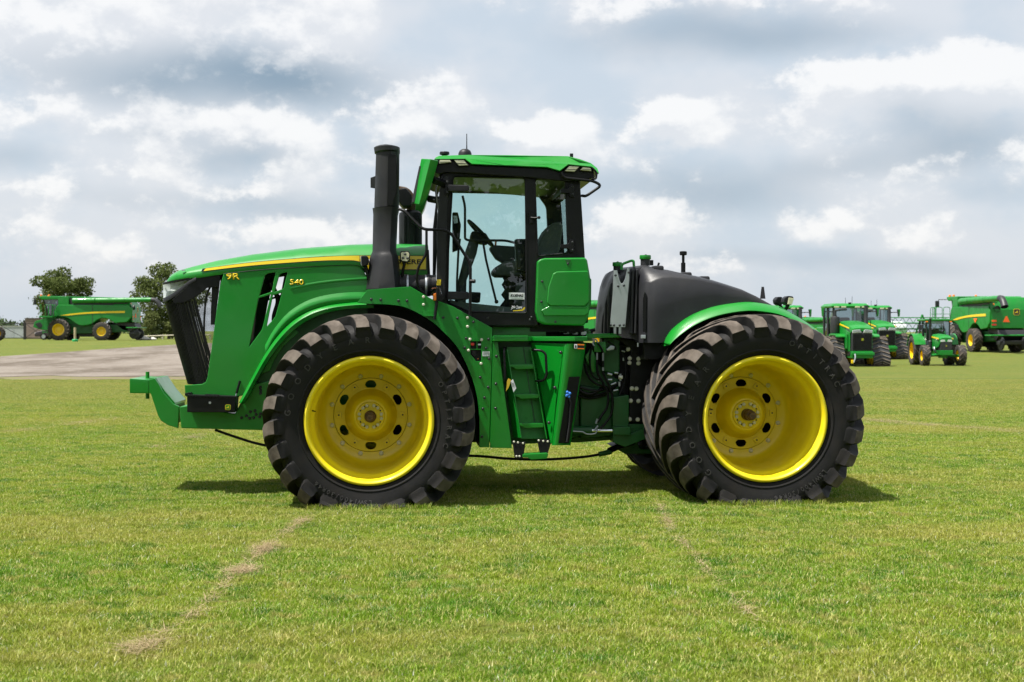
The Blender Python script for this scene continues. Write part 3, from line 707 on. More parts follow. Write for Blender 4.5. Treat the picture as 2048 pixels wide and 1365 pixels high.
# ---------------------------------------------------------------- hood
st = [(327, 557, 563, 569, 1.74), (334, 548, 558, 567, 1.67), (350, 541, 551.5, 564, 1.58), (380, 533, 546, 559, 1.515), (430, 521, 539, 551, 1.49), (500, 509, 529, 542.5, 1.48), (600, 496.5, 519.5, 536.5, 1.475), (700, 489.5, 513, 533, 1.47), (780, 487.5, 511.5, 545, 1.47), (857, 489.5, 512, 556, 1.47)]
secs = []
for x, yt, ys, yb, vn in st:
    u = P(x, ys, 1.5).x; zb = P(x, yb, vn).z; zs = P(x, ys, vn).z; zt = P(x, yt, vn + .32).z
    h = zt - zs
    half = [(vn + .004, zb), (vn - .004, zb + (zs - zb) * .5), (vn + .002, zs - .004), (vn + .014, zs + .012 + h * .04), (vn + .055, zs + h * .40), (vn + .13, zs + h * .74), (vn + .23, zs + h * .93), (vn + .34, zt), (2.02 if vn < 1.7 else 2.0, zt + .006)]
    sec = [(u, a, b) for a, b in half]; sec += [(u, 4.2 - a, b) for _, a, b in reversed(sec)]
    secs.append(sec)
hm = MB().loft(secs); hm.add(secs[0], [tuple(range(len(secs[0])))]); hm.add(secs[-1], [tuple(range(len(secs[-1])))])
HOOD = hm.build('hood', GREEN, T, ang=42)
# yellow side stripe and its dark outline
top = [(411, 537.4), (498, 526), (594.6, 517.6), (659, 513.4), (700, 511.9), (733, 511.6)]; bot = [(733, 529), (722, 524.5), (712, 521.3), (659, 521.0), (594.6, 524.5), (498, 532), (407, 542.5)]
def ribbon(name, pa, pb, vfun, m, parent, thick=.003):                # strip between two px rows that follows the hood side
    pa = smooth2(pa, 4); pb = smooth2(pb, 4); n = 26; mb = MB(); secs = []
    def samp(pts, t):
        xs = [p[0] for p in pts]; x = xs[0] + (xs[-1] - xs[0]) * t; o = np.argsort(xs); return x, float(np.interp(x, np.array(xs)[o], np.array([p[1] for p in pts])[o]))
    for i in range(n + 1):
        t = i / n; (xa, ya), (xb, yb) = samp(pa, t), samp(pb, t); va, vb = vfun(xa) - thick, vfun(xb) - thick
        a, b = P(xa, ya, va), P(xb, yb, vb); a.y += .006
        secs.append([a, b, b + Vector((0, thick, 0)), a + Vector((0, thick, 0))])
    return mb.loft(secs, True, True).build(name, m, parent, smooth=False)
hv = lambda x: float(np.interp(x, [q[0] for q in st], [q[4] for q in st])) - .004
ribbon('stripe_outline', [(405, 537.6), (498, 525), (594.6, 516.7), (659, 512.5), (733, 510.8)], [(402, 544), (498, 533.4), (594.6, 525.8), (659, 522.4), (712, 522.6), (733, 531)], lambda x: hv(x) - .001, BLACK_DECAL, HOOD)
STRIPE = ribbon('yellow_stripe', top, bot[::-1], lambda x: hv(x) - .004, YELLOW_DECAL, HOOD)
ribbon('badge_outline', [(733, 511), (853.5, 511.6)], [(733, 541), (853.5, 541)], lambda x: hv(x) - .001, BLACK_DECAL, HOOD)
ribbon('yellow_badge_panel', [(733, 512), (852, 512.6)], [(733, 539), (852, 539)], lambda x: hv(x) - .004, YELLOW_DECAL, HOOD)
a = P(735, 531, 1.455); b = P(842, 519, 1.455); text('maker_lettering', 'JOHN DEERE', b.x - a.x, b.z - a.z, (a.x, 1.455, a.z), BLACK_DECAL, HOOD, .003, bold=.015)['kind'] = 'stuff'
pr('badge_end_seal', [(853, 500), (858, 500), (861, 560), (855, 560)], 1.46, 1.6, BLACK, HOOD, .004)
# small chrome clip on the nose
MB().box(-.02, .02, -.004, .02, -.006, .006).build('hood_clip', CHROME, HOOD).location = P(367, 541, 1.545)

# ---------------------------------------------------------------- side panels with vents
side_px = [(447, 548.5), (520, 541), (600, 535.5), (690, 531.5), (713, 532.5), (724, 538), (733, 552), (737, 580), (737, 603)] + smooth2([(737, 605), (700, 606), (660, 611), (620, 623), (588, 642), (560, 670), (538, 702), (518, 742), (502, 772), (484, 792)], 4)[1:] + [(470, 795), (371, 793), (369, 771), (385, 770), (404, 768.5), (411, 765), (415, 755), (424, 690), (434, 615), (441, 570)]
vents = [[(530, 551), (536, 547.5), (551, 544.8), (543.5, 584), (519, 592)], [(517, 597), (541.5, 589.5), (527, 648), (523, 661), (498.5, 694)], [(559, 550), (566, 546.5), (575, 545), (567, 577.5), (549.5, 584)], [(546, 590.8), (564, 586), (551, 632.5), (545, 641), (533.5, 653)]]
PANEL = pl('side_panel', side_px, vents, 1.478, 1.505, GREEN, None, .006)
far_side = plate('side_panel', PP(side_px, 1.478), [PP(h, 1.478) for h in vents], 2.695, 2.722, GREEN, T, .006)
q = P(452.5, 560.5, 1.475); q2 = P(480, 546.5, 1.475)
text('series_number', '9R', q2.x - q.x, q2.z - q.z, (q.x, 1.4745, q.z), BLACK_DECAL, PANEL, .004, bold=.035)
text('series_number', '9R', (q2.x - q.x) * .97, (q2.z - q.z) * .95, (q.x + .002, 1.4725, q.z + .003), YELLOW_DECAL, PANEL, .004, bold=.02)
q = P(579.5, 570.5, 1.475); q2 = P(608, 559, 1.475)
text('power_number', '540', q2.x - q.x, q2.z - q.z, (q.x, 1.4745, q.z), BLACK_DECAL, PANEL, .004, bold=.03)
text('power_number', '540', (q2.x - q.x) * .97, (q2.z - q.z) * .95, (q.x + .002, 1.4725, q.z + .002), YELLOW_DECAL, PANEL, .004, bold=.018)
MB().tube([P(x, y, 1.474) for x, y in smooth2([(447, 548), (520, 540.3), (600, 534.8), (690, 530.8), (714, 531.8), (725, 537.5), (734, 551), (738, 580), (738, 603)], 4)], .0045, 6).build('panel_gap', BLACK, PANEL)
# raised crease above the wheel arch
cre = smooth2([(745, 594), (700, 594), (650, 600), (610, 613), (575, 636), (548, 668), (530, 700)], 4); secs = []
for i, (x, y) in enumerate(cre):
    k = 1 - .0 * i; secs.append([P(x, y - 9, 1.478), P(x, y - 3, 1.462), P(x, y + 2, 1.448), P(x, y + 9, 1.450), P(x, y + 14, 1.478)])
MB().loft(secs).build('panel_crease', GREEN, PANEL, ang=60)
ribx = [(582, 577), (640, 566), (700, 560), (733, 558)]; secs = []
for x, y in smooth2(ribx, 4): secs.append([P(x, y - 3, 1.478), P(x, y, 1.470), P(x, y + 3, 1.478)])
MB().loft(secs).build('panel_rib', GREEN, PANEL, ang=60)
# fender arch lip and inner panel
outer = smooth2([(748, 603), (700, 606), (655, 612), (615, 625), (582, 646), (553, 676), (528, 712), (507, 750), (488, 786), (478, 806)], 5)
inner = smooth2([(748, 616), (700, 618), (660, 624), (625, 636), (594, 655), (566, 682), (540, 716), (517, 754), (498, 790), (486, 808)], 5)
secs = []
for (xa, ya), (xb, yb) in zip(outer, inner):
    a, m_, b = P(xa, ya, 1.44), P((xa * .55 + xb * .45), (ya * .55 + yb * .45), 1.405), P(xb, yb, 1.425); b2 = b.copy(); b2.y = 1.68; a2 = a.copy(); a2.y = 1.49
    secs.append([a2, a, m_, b, b2])
MB().loft(secs).build('fender_arch', GREEN, T, ang=50)
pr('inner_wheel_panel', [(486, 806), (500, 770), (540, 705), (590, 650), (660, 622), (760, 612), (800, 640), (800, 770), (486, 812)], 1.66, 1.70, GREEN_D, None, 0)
pr('inner_panel_rib', [(512, 752), (530, 720), (560, 684), (590, 660), (598, 665), (566, 694), (548, 722), (540, 742)], 1.63, 1.66, GREEN, None, .006)
tb('gas_strut', [(480, 762), (473, 787)], 1.46, .014, BLACK)
tb('strut_rod', [(476, 776), (472, 792)], 1.46, .008, STEEL)
# engine bay
eng = pr('engine_block', [(585, 560), (730, 548), (730, 780), (570, 780), (572, 640)], 1.75, 2.45, BLACK, None, .02)
pr('radiator_core', [(442, 552), (500, 545), (494, 640), (480, 780), (412, 780), (425, 690)], 1.58, 2.62, BLACK, eng, .01)
tb('coolant_hose', [(540, 566, 1.65), (556, 600, 1.68), (548, 640, 1.7), (560, 690, 1.75)], 1.7, .028, BLACK, eng, smooth=True)

# ---------------------------------------------------------------- grille and headlights
def plan(t):                                            # nose outline at height t (0 top, 1 bottom): list of (u, v)
    x = 329 + (376 - 329) * t ** 1.06; y = 598 + (768 - 598) * t
    uf = P(x, y, 1.9).x; zf = P(x, y, 1.9).z
    half = [(uf + .50, 1.525), (uf + .34, 1.53), (uf + .24, 1.555), (uf + .14, 1.615), (uf + .065, 1.70), (uf + .02, 1.82), (uf, 1.96), (uf - .004, 2.10)]
    c = smooth_path([(a, b, zf) for a, b in half], 5); return c + [Vector((a.x, 4.2 - a.y, a.z)) for a in reversed(c[:-1])]
rows = [plan(t) for t in np.linspace(0, 1, 9)]; npl = len(rows[0])
uR_top = P(440, 575, 1.52).x; uR_bot = P(405, 768, 1.52).x
MB().loft([row[9:npl - 9] for row in rows]).build('grille_screen', SCREEN, T, merge=False)
GRILLE = MB()
for k in range(10, npl - 10):
    path = [row[k] for row in rows]; c = Vector((rows[4][npl // 2].x + .6, 2.1, 0)); n_ = Vector((path[4].x - c.x, (path[4].y - c.y) * 1.6, 0)).normalized()
    sd = Vector((-n_.y, n_.x, 0)); secs = []
    for p in path: secs.append([p - n_ * .012 + sd * .007, p + n_ * .010 + sd * .005, p + n_ * .010 - sd * .005, p - n_ * .012 - sd * .007])
    GRILLE.loft(secs, True, True)
g_ = GRILLE.build('grille_slats', BLACK, T, smooth=False); g_['kind'] = 'stuff'
for k, off in ((6, 0), (8, 0), (4, 0)):
    path = [row[k] + Vector((0, .05, 0)) for row in rows]; MB().tube(path, .012, 6).build('grille_brace', BLACK, T)
for v in (1.545, 2.655):
    pts = PP([(352, 604), (372, 604), (392, 594), (413, 576), (440, 556), (434, 615), (424, 690), (412, 766), (392, 768)], 1.545); MB().add([(a, v, c) for a, c in pts], [tuple(range(len(pts)))]).build('side_screen', SCREEN, T, smooth=False)
# nose cheek between hood and grille
pr('nose_trim', [(344, 600), (372, 576), (392, 556), (441, 549), (437, 575), (414, 576), (400, 588), (386, 598), (368, 606), (348, 607)], 1.515, 1.54, BLACK, None, .004)
pr('nose_post', [(424, 552), (440, 550), (428, 650), (421, 650)], 1.56, 1.64, BLACK, None, .006)
pr('nose_post', [(424, 552), (440, 550), (428, 650), (421, 650)], 2.55, 2.63, BLACK, None, .006)
tb('wiring_hose', [(425, 566), (414, 590), (409, 630), (409, 680), (414, 720), (412, 740)], 1.60, .011, BLACK, smooth=True)
cols = [(326.5, 569, 598.5, 1.735), (331, 568, 597, 1.68), (340, 566, 592.5, 1.62), (352, 563.5, 585, 1.575), (364, 561.5, 575.5, 1.548), (374, 560, 566.5, 1.535), (384, 558.8, 559.6, 1.525)]
HEADM = mat('headlamp_reflector', (0.60, 0.63, 0.63), 0.30, metal=.2, var=.2, vscale=22)
hl = MB().loft([[P(x, ya, v + .05), P(x, (ya + yb) / 2, v + .085), P(x, yb, v + .05)] for x, ya, yb, v in cols]).build('headlight', HEADM, T)
MB().loft([[P(x, ya, v), P(x, (ya + yb) / 2, v - .008), P(x, yb, v)] for x, ya, yb, v in cols]).build('headlight_lens', CLEAR, hl)
secs = []
for x, ya, yb, v in cols + [(392, 556, 555.5, 1.52)]:
    secs.append([P(x, yb - 2.0, v - .006), P(x, yb + 2, v - .022), P(x, yb + 7, v - .018), P(x, yb + 9, v + .02)])
MB().loft(secs).build('headlight_frame', PLASTIC, hl, ang=60)
MB().loft([[P(x, ya - 3.5, v - .012), P(x, ya + 1, v - .010), P(x, ya + 1, v + .03)] for x, ya, yb, v in cols]).build('headlight_brow', BLACK, hl)
far_hl = MB().loft([[Vector((q.x, 4.2 - q.y, q.z)) for q in (P(x, ya, v), P(x, (ya + yb) / 2, v - .008), P(x, yb, v))] for x, ya, yb, v in cols]).build('headlight', HEADM, T)
bc = P(452, 782, 1.6)

# ---------------------------------------------------------------- fender plate behind the front wheel
arc = smooth2([(959, 895), (958, 826), (951, 780), (935, 735), (913, 693), (880, 658), (861, 642), (822, 620), (790, 611), (732, 608)], 5)
fp = [(714.5, 606), (735, 580), (820.5, 573.5), (866, 600), (884, 605.5), (905, 613), (984.5, 656.5), (984.5, 690), (978.5, 895)] + arc
HOLEP = [(941, 683), (962.5, 683), (962.5, 723), (952, 723), (941, 709)]
FEND = pl('fender_plate', fp, [HOLEP], 1.00, 1.02, GREEN, None, .003)
plate('fender_plate', PP(fp, 1.00), [], 3.18, 3.20, GREEN, T, .003)
secs = []
for x, y in arc:
    p = P(x, y, 1.021); secs.append([p, p + Vector((0, .35, -.0)), p + Vector((0, .62, 0))])
MB().loft(secs).build('wheel_liner', BLACK, T, ang=60)
bolts([(742.5, 599), (761.5, 600), (797, 602), (814, 602), (886.6, 635.6), (915, 636.5), (947, 644.4), (932.5, 677), (977, 679), (929.5, 696), (972, 697), (978.5, 718), (960.6, 755), (976.5, 775), (969, 796), (966, 818), (964, 874)], .999, FEND, BOLT_P, 1.15)
bolts([(847, 594), (847, 609.5), (935, 635.6), (935, 653.5), (940, 679), (963, 680), (937, 701), (962, 727.6)], .999, FEND, BOLT_W, 1.1)
cp = pr('control_panel', [(940, 682), (964, 682), (964, 724), (940, 724)], 1.035, 1.07, BLACK, FEND)
pr('panel_divider', [(941, 698.2), (963, 698.2), (963, 700), (941, 700)], 1.004, 1.035, GREEN, cp); pr('panel_divider', [(953.4, 683), (954.8, 683), (954.8, 698.5), (953.4, 698.5)], 1.004, 1.035, GREEN, cp)
pr('red_switch', [(941.5, 686), (948.5, 686), (948.5, 691.5), (941.5, 691.5)], 1.006, 1.04, RED, cp, .003)
pr('white_switch', [(956, 688), (962, 688), (962, 691), (956, 691)], 1.008, 1.04, WHITE_DECAL, cp, .002)
pr('rotary_switch', [(945, 702), (952, 702), (952, 712), (948, 715), (944, 710)], 1.0, 1.04, BLACK, cp, .004)
MB().lathe([(.0005, -.004), (.006, -.003), (.006, .0)], 10, tuple(P(956, 718, 1.034))).build('indicator_lamp', ORANGE, cp)
dl = pr('decal_label', [(965, 703.5), (979, 703.5), (979, 712.8), (965, 712.8)], .9965, .9995, WHITE_DECAL, FEND)
for k in range(3): pr('decal_figure', [(966.2 + 4.2 * k, 705), (969.6 + 4.2 * k, 705), (969.2 + 4.2 * k, 711), (966.6 + 4.2 * k, 711)], .9955, .997, STEEL, dl)
pr('side_skirt', [(986, 684), (995.5, 684), (1024, 897), (980, 896)], .985, 1.02, GREEN, None, .004)
bolts([(993, 713), (992, 768), (991, 817)], .984, FEND, BOLT_P, 1.2)
pr('wheel_gap_filler', [(735, 600), (860, 606), (984, 658), (984, 885), (735, 885)], 1.66, 1.72, BLACK)  # black plate added to keep the gap behind the front wheel dark
pr('under_cab_filler', [(735, 590), (880, 600), (984, 655), (1160, 662), (1160, 700), (735, 700)], 1.75, 2.45, BLACK)  # black block added to shut out the bright view under the cab
pr('joint_dark_backdrop', [(1150, 684), (1300, 694), (1300, 860), (1150, 860)], 1.72, 2.4, BLACK)  # black backdrop added for the darkness behind the joint
pr('fender_gap_filler', [(1335, 700), (1352, 668), (1385, 642), (1425, 624), (1465, 616), (1502, 614), (1543, 619), (1590, 642), (1630, 672), (1640, 800), (1335, 800)], 1.45, 1.7, BLACK)  # black sheet added so the gap between fender and tyre stays dark
# marker lamp on its post
ml = tb('marker_post', [(869, 640), (874, 600), (876, 575)], .94, .018, BLACK)
pr('marker_housing', [(873, 588), (887, 590), (886, 604), (872, 602)], .90, .99, BLACK, ml, .005)
pr('amber_lens', [(866, 589), (872.5, 586), (873, 601), (867.5, 602)], .90, .99, ORANGE, ml, .006)
pr('clear_cover', [(862.5, 578), (868, 575.5), (880, 576.5), (884, 588), (866, 587), (862.5, 591)], .89, 1.0, CLEAR, ml, .004)
pr('post_bracket', [(846, 622), (868, 622), (868, 633), (846, 633)], .975, .998, GREEN, ml, .002)
pr('bracket_foot', [(846, 631), (868, 631), (868, 633), (846, 633)], .93, .998, GREEN, ml, .001)

# ---------------------------------------------------------------- ladder and battery box
_dz1 = P(1080, 673.5, .95).z; _dz0 = P(1080, 683, .95).z
_dp = [(P(x, 678, v).x, v) for x, v in ((985, .90), (1056, .90), (1064, 1.10), (1128, .905), (1150, .885), (1175, .96), (1175, 1.75), (985, 1.75))]
DECK = MB().prism(_dp, _dz0, _dz1, axis='z').build('deck', GREEN, T, .006)
tr = MB()
for k in range(24):
    x = 988 + 2.9 * k; q = P(x, 673.2, .90); tr.lathe([(.007, 0), (.006, .008), (.003, .010)], 6, tuple(q), 'z', caps=True)
d_ = tr.build('deck_grip_studs', GREEN, DECK); d_['kind'] = 'stuff'
pr('under_cab_beam', [(985, 654), (1092, 656), (1092, 676), (985, 676)], 1.32, 1.55, GREEN, None, .006)
def quad3(name, pts, m, parent, thick=.018, bevel=.003):               # slab through (x, y, v) corners
    a = [P(*q) for q in pts]; n = (a[1] - a[0]).cross(a[-1] - a[0]).normalized()
    if n.y < 0: n = -n
    b = [q + n * thick for q in a]; k = len(a)
    mb = MB().add(a + b, [tuple(range(k)), tuple(range(2 * k - 1, k - 1, -1))] + [(i, i + k, (i + 1) % k + k, (i + 1) % k) for i in range(k)])
    return mb.build(name, m, parent or T, bevel)
BOX = quad3('box_front_panel', [(1062, 686, 1.12), (1128, 688, .925), (1112, 800, .925), (1104, 886, .925), (1100, 890, .94), (1098, 880, 1.10)], GREEN, None)
# rounded outer corner
secs = []
for t in np.linspace(0, 1, 8):
    y = 688 + (891 - 688) * t; xa = 1130 + (1106 - 1130) * t; xb = 1172 + (1141 - 1172) * t
    secs.append([P(xa - 3, y, .935), P(xa + 1, y, .912), P(xa + 6, y, .903), P(xa + 12, y, .905), P(xa + (xb - xa) * .55, y, .93), P(xb, y, .975), P(xb, y, 1.00)])
MB().loft(secs).build('box_side_panel', GREEN, BOX, ang=60)
quad3('box_opening', [(1138, 754, .905), (1160, 753.5, .94), (1138.5, 887, .93), (1117, 886.5, .895)], BLACK, BOX, .006, 0)
tb('fill_hose', [(1134, 884, .90), (1139, 850, .90), (1142, 806, .90), (1138, 798, .91)], .9, .012, PLASTIC, BOX, .02)
pr('box_core', [(990, 684), (1168, 686), (1140, 884), (1012, 890)], 1.30, 1.70, GREEN_D, BOX)
bolts([(1121.5, 705.5)], .935, BOX, BOLT_P, 1.4); bolts([(1109.6, 776), (1098, 846)], .95, BOX, BOLT_P, 1.4)
wl = pr('warning_label', [(1148, 688), (1169, 689), (1168.5, 699), (1148, 698)], .89, .90, BLACK_DECAL, BOX)
pr('label_header', [(1155, 688.4), (1168.6, 689), (1168.6, 691.2), (1155, 690.6)], .887, .893, ORANGE, wl); pr('label_footer', [(1155, 696.6), (1168.4, 697.2), (1168.4, 698.8), (1155, 698.2)], .887, .893, ORANGE, wl)
pr('label_picture', [(1148.6, 688.6), (1154.4, 688.8), (1154.4, 697.4), (1148.6, 697.2)], .887, .893, WHITE_DECAL, wl)
pr('label_mark', [(1150, 692), (1151.5, 690), (1153, 692), (1153, 696), (1150, 696)], .885, .889, BLACK_DECAL, wl)
# ladder: two rails, back plate, treads
LAD = quad3('ladder_back', [(1012, 694, 1.17), (1062, 694, 1.17), (1096, 878, 1.10), (1040, 878, 1.10)], GREEN, None, .012)
quad3('ladder_rail', [(1000, 697, 1.16), (1013, 696, 1.02), (1042, 876, .97), (1027, 876, 1.10)], GREEN, LAD, .012)
quad3('ladder_rail', [(1062, 696, 1.02), (1065, 696, 1.14), (1098, 878, 1.09), (1094.5, 878, .97)], GREEN, LAD, .012)
quad3('ladder_seam', [(1045, 692, 1.165), (1047.5, 692, 1.165), (1071, 846, 1.105), (1068, 846, 1.105)], GREEN_D, LAD, .006)
for (xa, ya, xb, yb, v) in ((1020.5, 729, 1068.5, 738, 1.02), (1030.4, 788.6, 1077.5, 797, 1.0), (1038, 847, 1087.5, 855.5, .985)):
    s_ = MB().prism(PP([(xa, ya), (xb - 2, ya), (xb, ya + 3), (xb - 1, yb), (xa + 12, yb + 1), (xa + 6, yb - 3), (xa, yb - 4)], v), v, v + .13).build('ladder_tread', GREEN, LAD, .004)
s_ = MB().prism(PP([(1046, 909), (1094, 906), (1097, 909), (1094, 918), (1062, 920), (1056, 916), (1045, 915)], .90), .90, 1.06).build('ladder_tread', GREEN, LAD, .006)
for px, bl in (([(1025.5, 887), (1051, 884), (1050, 895), (1046, 916.5), (1040, 918), (1029.5, 917)], [(1028, 884), (1036, 885.5), (1046, 887), (1033, 913), (1039, 913)]), ([(1074, 878.6), (1101, 880.6), (1100, 894), (1095.5, 908), (1088, 908), (1079.5, 906)], [(1077.5, 881.5), (1086.5, 882.5), (1095.5, 883.5)])):
    h_ = pr('step_hanger', px, .93, .955, RUBBER, LAD, .004); bolts(bl, .929, h_, BOLT_W, .8)
tb('grab_handle', [(1013, 697.5, 1.05), (1008, 697.5, .93), (1008.5, 705, .92), (1010.5, 755, .92), (1011, 762, .93), (1018, 762, 1.05)], .93, .014, BLACK, LAD)
tb('grab_handle', [(1063, 700, 1.06), (1066, 700.6, 1.0), (1083, 701.5, .965), (1091.5, 708, .955), (1093.5, 752, .955), (1087, 762, .965), (1073, 762.5, 1.0), (1072, 762.5, 1.06)], .88, .014, BLACK, LAD, .05)

# ---------------------------------------------------------------- cab
VC, VF = 1.15, 3.05
cab_px = [(885, 345), (930, 341), (1060, 346), (1140, 356), (1160, 362), (1164, 420), (1170, 516), (1170, 560), (1076, 560), (1076, 652), (890, 652), (876, 640), (874, 560), (875, 430)]
def rr(pts, k=3): # rounded loop
    out = []; n = len(pts)
    for i in range(n):
        a, b, c = Vector(pts[i - 1]), Vector(pts[i]), Vector(pts[(i + 1) % n]); d1 = (a - b); d2 = (c - b); q = min(7, d1.length * .3, d2.length * .3); s, e = b + d1.normalized() * q, b + d2.normalized() * q
        for j in range(k + 1):
            t = j / k; p = s * (1 - t) ** 2 + b * 2 * t * (1 - t) + e * t * t; out.append((p.x, p.y))
    return out
door_hole = rr([(906, 353), (1051, 356), (1054, 627), (940, 624), (895, 606), (897, 500)])
rear_hole = rr([(1069.5, 358), (1131, 361), (1136, 503), (1132, 507), (1075, 513)])
CAB = pl('cab_frame', cab_px, [door_hole, rear_hole], VC, VC + .07, BLACK, None, .008)
far_hole = rr([(906, 353), (1108, 357), (1128, 385), (1134, 500), (1075, 515), (1054, 627), (940, 624), (895, 606), (897, 500)])
plate('cab_frame', PP(cab_px, VC), [PP(far_hole, VC)], VF - .07, VF, BLACK, T, .008)
for nm, h, v in (('door_glass', door_hole, VC + .035), ('rear_quarter_glass', rear_hole, VC + .035), ('side_window', far_hole, VF - .035)):
        mb = MB(); g2 = PP(h, VC); mb.add([(a, v, c) for a, c in g2], [tuple(range(len(g2)))]); mb.build(nm, GLASS, T, smooth=False)
def seal(h, v, m=BLACK, r=.011):
    path = [P(x, y, VC) for x, y in h]; path = [Vector((p.x, v, p.z)) for p in path]
    return MB().tube(path, r, 6, closed=True)
seal(door_hole, VC + .002).build('door_seal', BLACK, CAB); seal(rear_hole, VC + .002).build('window_seal', BLACK, CAB)
# corner posts between the sides, roof rails, floor
u_f = P(876, 500, VC).x; u_b = P(1168, 500, VC).x; zf = P(900, 640, VC).z; zr = P(900, 345, VC).z
def crossbar(name, px, m=BLACK, v0=VC + .07, v1=VF - .07, bev=.005): return MB().prism(PP(px, VC), v0, v1).build(name, m, T, bev)
crossbar('cab_floor', [(880, 630), (1076, 632), (1076, 655), (885, 655)])
crossbar('cab_lower_front', [(874, 560), (886, 560), (888, 655), (876, 645)])
crossbar('rear_header', [(1138, 352), (1160, 362), (1160, 376), (1138, 374)])
crossbar('front_header', [(878, 346), (892, 343), (892, 356), (880, 358)])
crossbar('rear_shelf', [(1082, 505), (1170, 505), (1170, 650), (1082, 650)], TRIM)
mb = MB(); q = [P(883, 358, VC), P(877, 560, VC)]; mb.add([(q[0].x, VC + .07, q[0].z), (q[0].x, VF - .07, q[0].z), (q[1].x, VF - .07, q[1].z), (q[1].x, VC + .07, q[1].z)], [(0, 1, 2, 3)]); mb.build('windscreen', GLASS, T, smooth=False)
mb = MB(); q = [P(1161, 372, VC), P(1167, 505, VC)]; mb.add([(q[0].x, VC + .07, q[0].z), (q[0].x, VF - .07, q[0].z), (q[1].x, VF - .07, q[1].z), (q[1].x, VC + .07, q[1].z)], [(0, 1, 2, 3)]); mb.build('rear_window', GLASS, T, smooth=False)
# bolted front post cover, hinges and handles
pr('post_cover', [(879, 380), (890, 352), (897, 352), (893, 470), (890, 600), (877, 600), (873.5, 560), (874, 450), (877, 420)], 1.105, 1.15, PLASTIC, CAB, .008)
pr('post_clip', [(874.5, 505), (879, 503), (879.5, 530), (874.5, 534)], 1.095, 1.106, PLASTIC, CAB, .002)
pr('reflector', [(873.8, 559.5), (882, 559.5), (881.5, 571), (873.2, 571)], 1.098, 1.104, YELLOW_DECAL, CAB)
for (y0, y1) in ((369.5, 383), (583, 599.5)): pr('door_hinge_arm', [(896, y0), (936, y0 + 1), (938.5, y0 + 4), (938, y1 - 1), (934, y1), (895, y1 + .5)], 1.04, 1.12, PLASTIC, CAB, .015)
hb = pr('hinge_block', [(891, 360), (898.5, 360), (897.5, 388), (890, 388)], 1.06, 1.15, BLACK, CAB, .004); bolts([(894.5, 364.5), (893.5, 384)], 1.059, hb, BOLT_P, 1.1)
for y in (377, 488):
    h_ = pr('window_hinge', [(1121, y + 2), (1137, y), (1140, y - 8), (1148, y - 8), (1148, y + 17), (1141, y + 17), (1138, y + 10), (1122, y + 9)], 1.105, 1.15, BLACK, CAB, .004); bolts([(1145, y - 3), (1145.5, y + 12)], 1.104, h_, BOLT_P, 1.0)
pr('latch_plate', [(1058, 425), (1067, 426), (1066, 447), (1059, 447)], 1.12, 1.15, BLACK, CAB, .004)
tb('latch_lever', [(1062, 436, 1.11), (1070, 437, 1.09), (1077, 435.5, 1.08)], 1.1, .012, BLACK, CAB); MB().lathe([(.001, -.02), (.014, -.014), (.018, 0), (.014, .014), (.001, .02)], 12, tuple(P(1078, 435.5, 1.08))).build('latch_knob', BLACK, CAB)
bolts([(976, 636), (1060, 640), (1063, 635)], VC - .001, CAB, BOLT_P, 1.0)
# green rear corner panel under the quarter window
pan = [(1074.5, 524), (1080, 519), (1090, 516.5), (1171, 515.5), (1175, 521), (1178.5, 541), (1181.5, 560), (1181.5, 612), (1175, 640), (1168, 652), (1090, 650), (1075.5, 644), (1071, 622), (1073, 580)]
CP = pr('rear_corner_panel', pan, 1.06, 1.28, GREEN, None, .02, 3)
pr('panel_emboss', [(1097, 574), (1106, 548), (1114, 543.5), (1176, 542), (1179, 560), (1178.5, 604), (1170, 613), (1100, 612.5), (1094, 606)], 1.037, 1.06, GREEN, CP, .016, 3)
pr('panel_emboss', [(1082, 621), (1098, 612.5), (1172, 613.5), (1178, 605), (1178, 626), (1170, 632), (1088, 632)], 1.042, 1.06, GREEN, CP, .012, 3)
pr('panel_side', [(1176, 552), (1183, 559), (1182.5, 610), (1176, 632)], 1.12, 2.9, GREEN, CP, .01)
bolts([(1136, 528), (1084.5, 563.5), (1083, 604), (1111, 644)], 1.059, CP, BOLT_P, 1.0)
pr('panel_dimple', [(1130.5, 520), (1141.5, 520), (1136, 534)], 1.054, 1.062, GREEN_D, CP, .002)
pr('cab_mount', [(1060, 650), (1168, 652), (1168, 664), (1060, 664)], 1.3, 2.9, BLACK)
pr('rear_marker', [(1168, 628), (1177, 628), (1176, 646), (1166, 648)], 1.1, 1.2, BLACK, CP, .004)
# roof
roof_top = [(868, 319), (873, 313.5), (879, 311.8), (936, 310), (1011, 310.5), (1136, 312.5), (1160, 318.5), (1182, 326.4), (1195, 337), (1199, 347)]
roof_low = [(1196, 348), (1183, 335), (1137, 330.3), (1120, 343), (1094, 335.5), (1010, 331.5), (943, 329.2), (929, 318.8), (878, 318.4)]
def roof():                                          # the rim leans outward towards its lower edge
    lo = [P(x, y, 1.19 if k < len(roof_top) - 1 else 1.05) for k, (x, y) in enumerate(roof_top + roof_low)]; n = len(lo)
    far = [Vector((p.x, 4.2 - p.y, p.z)) for p in lo]
    return MB().add(lo + far, [tuple(range(n)), tuple(range(2 * n - 1, n - 1, -1))] + [(i, i + n, (i + 1) % n + n, (i + 1) % n) for i in range(n)])
ROOF = roof().build('roof', GREEN, T, .022, seg=3)
und = [(872, 322), (880, 320), (930, 322), (945, 331), (1094, 337), (1122, 345), (1140, 333), (1180, 337), (1196, 349), (1192, 356), (1178, 358), (1138, 364), (1060, 356), (930, 347), (894, 345), (878, 349), (869, 345)]
pr('roof_underside', und, 1.10, 3.10, BLACK, ROOF, .012)
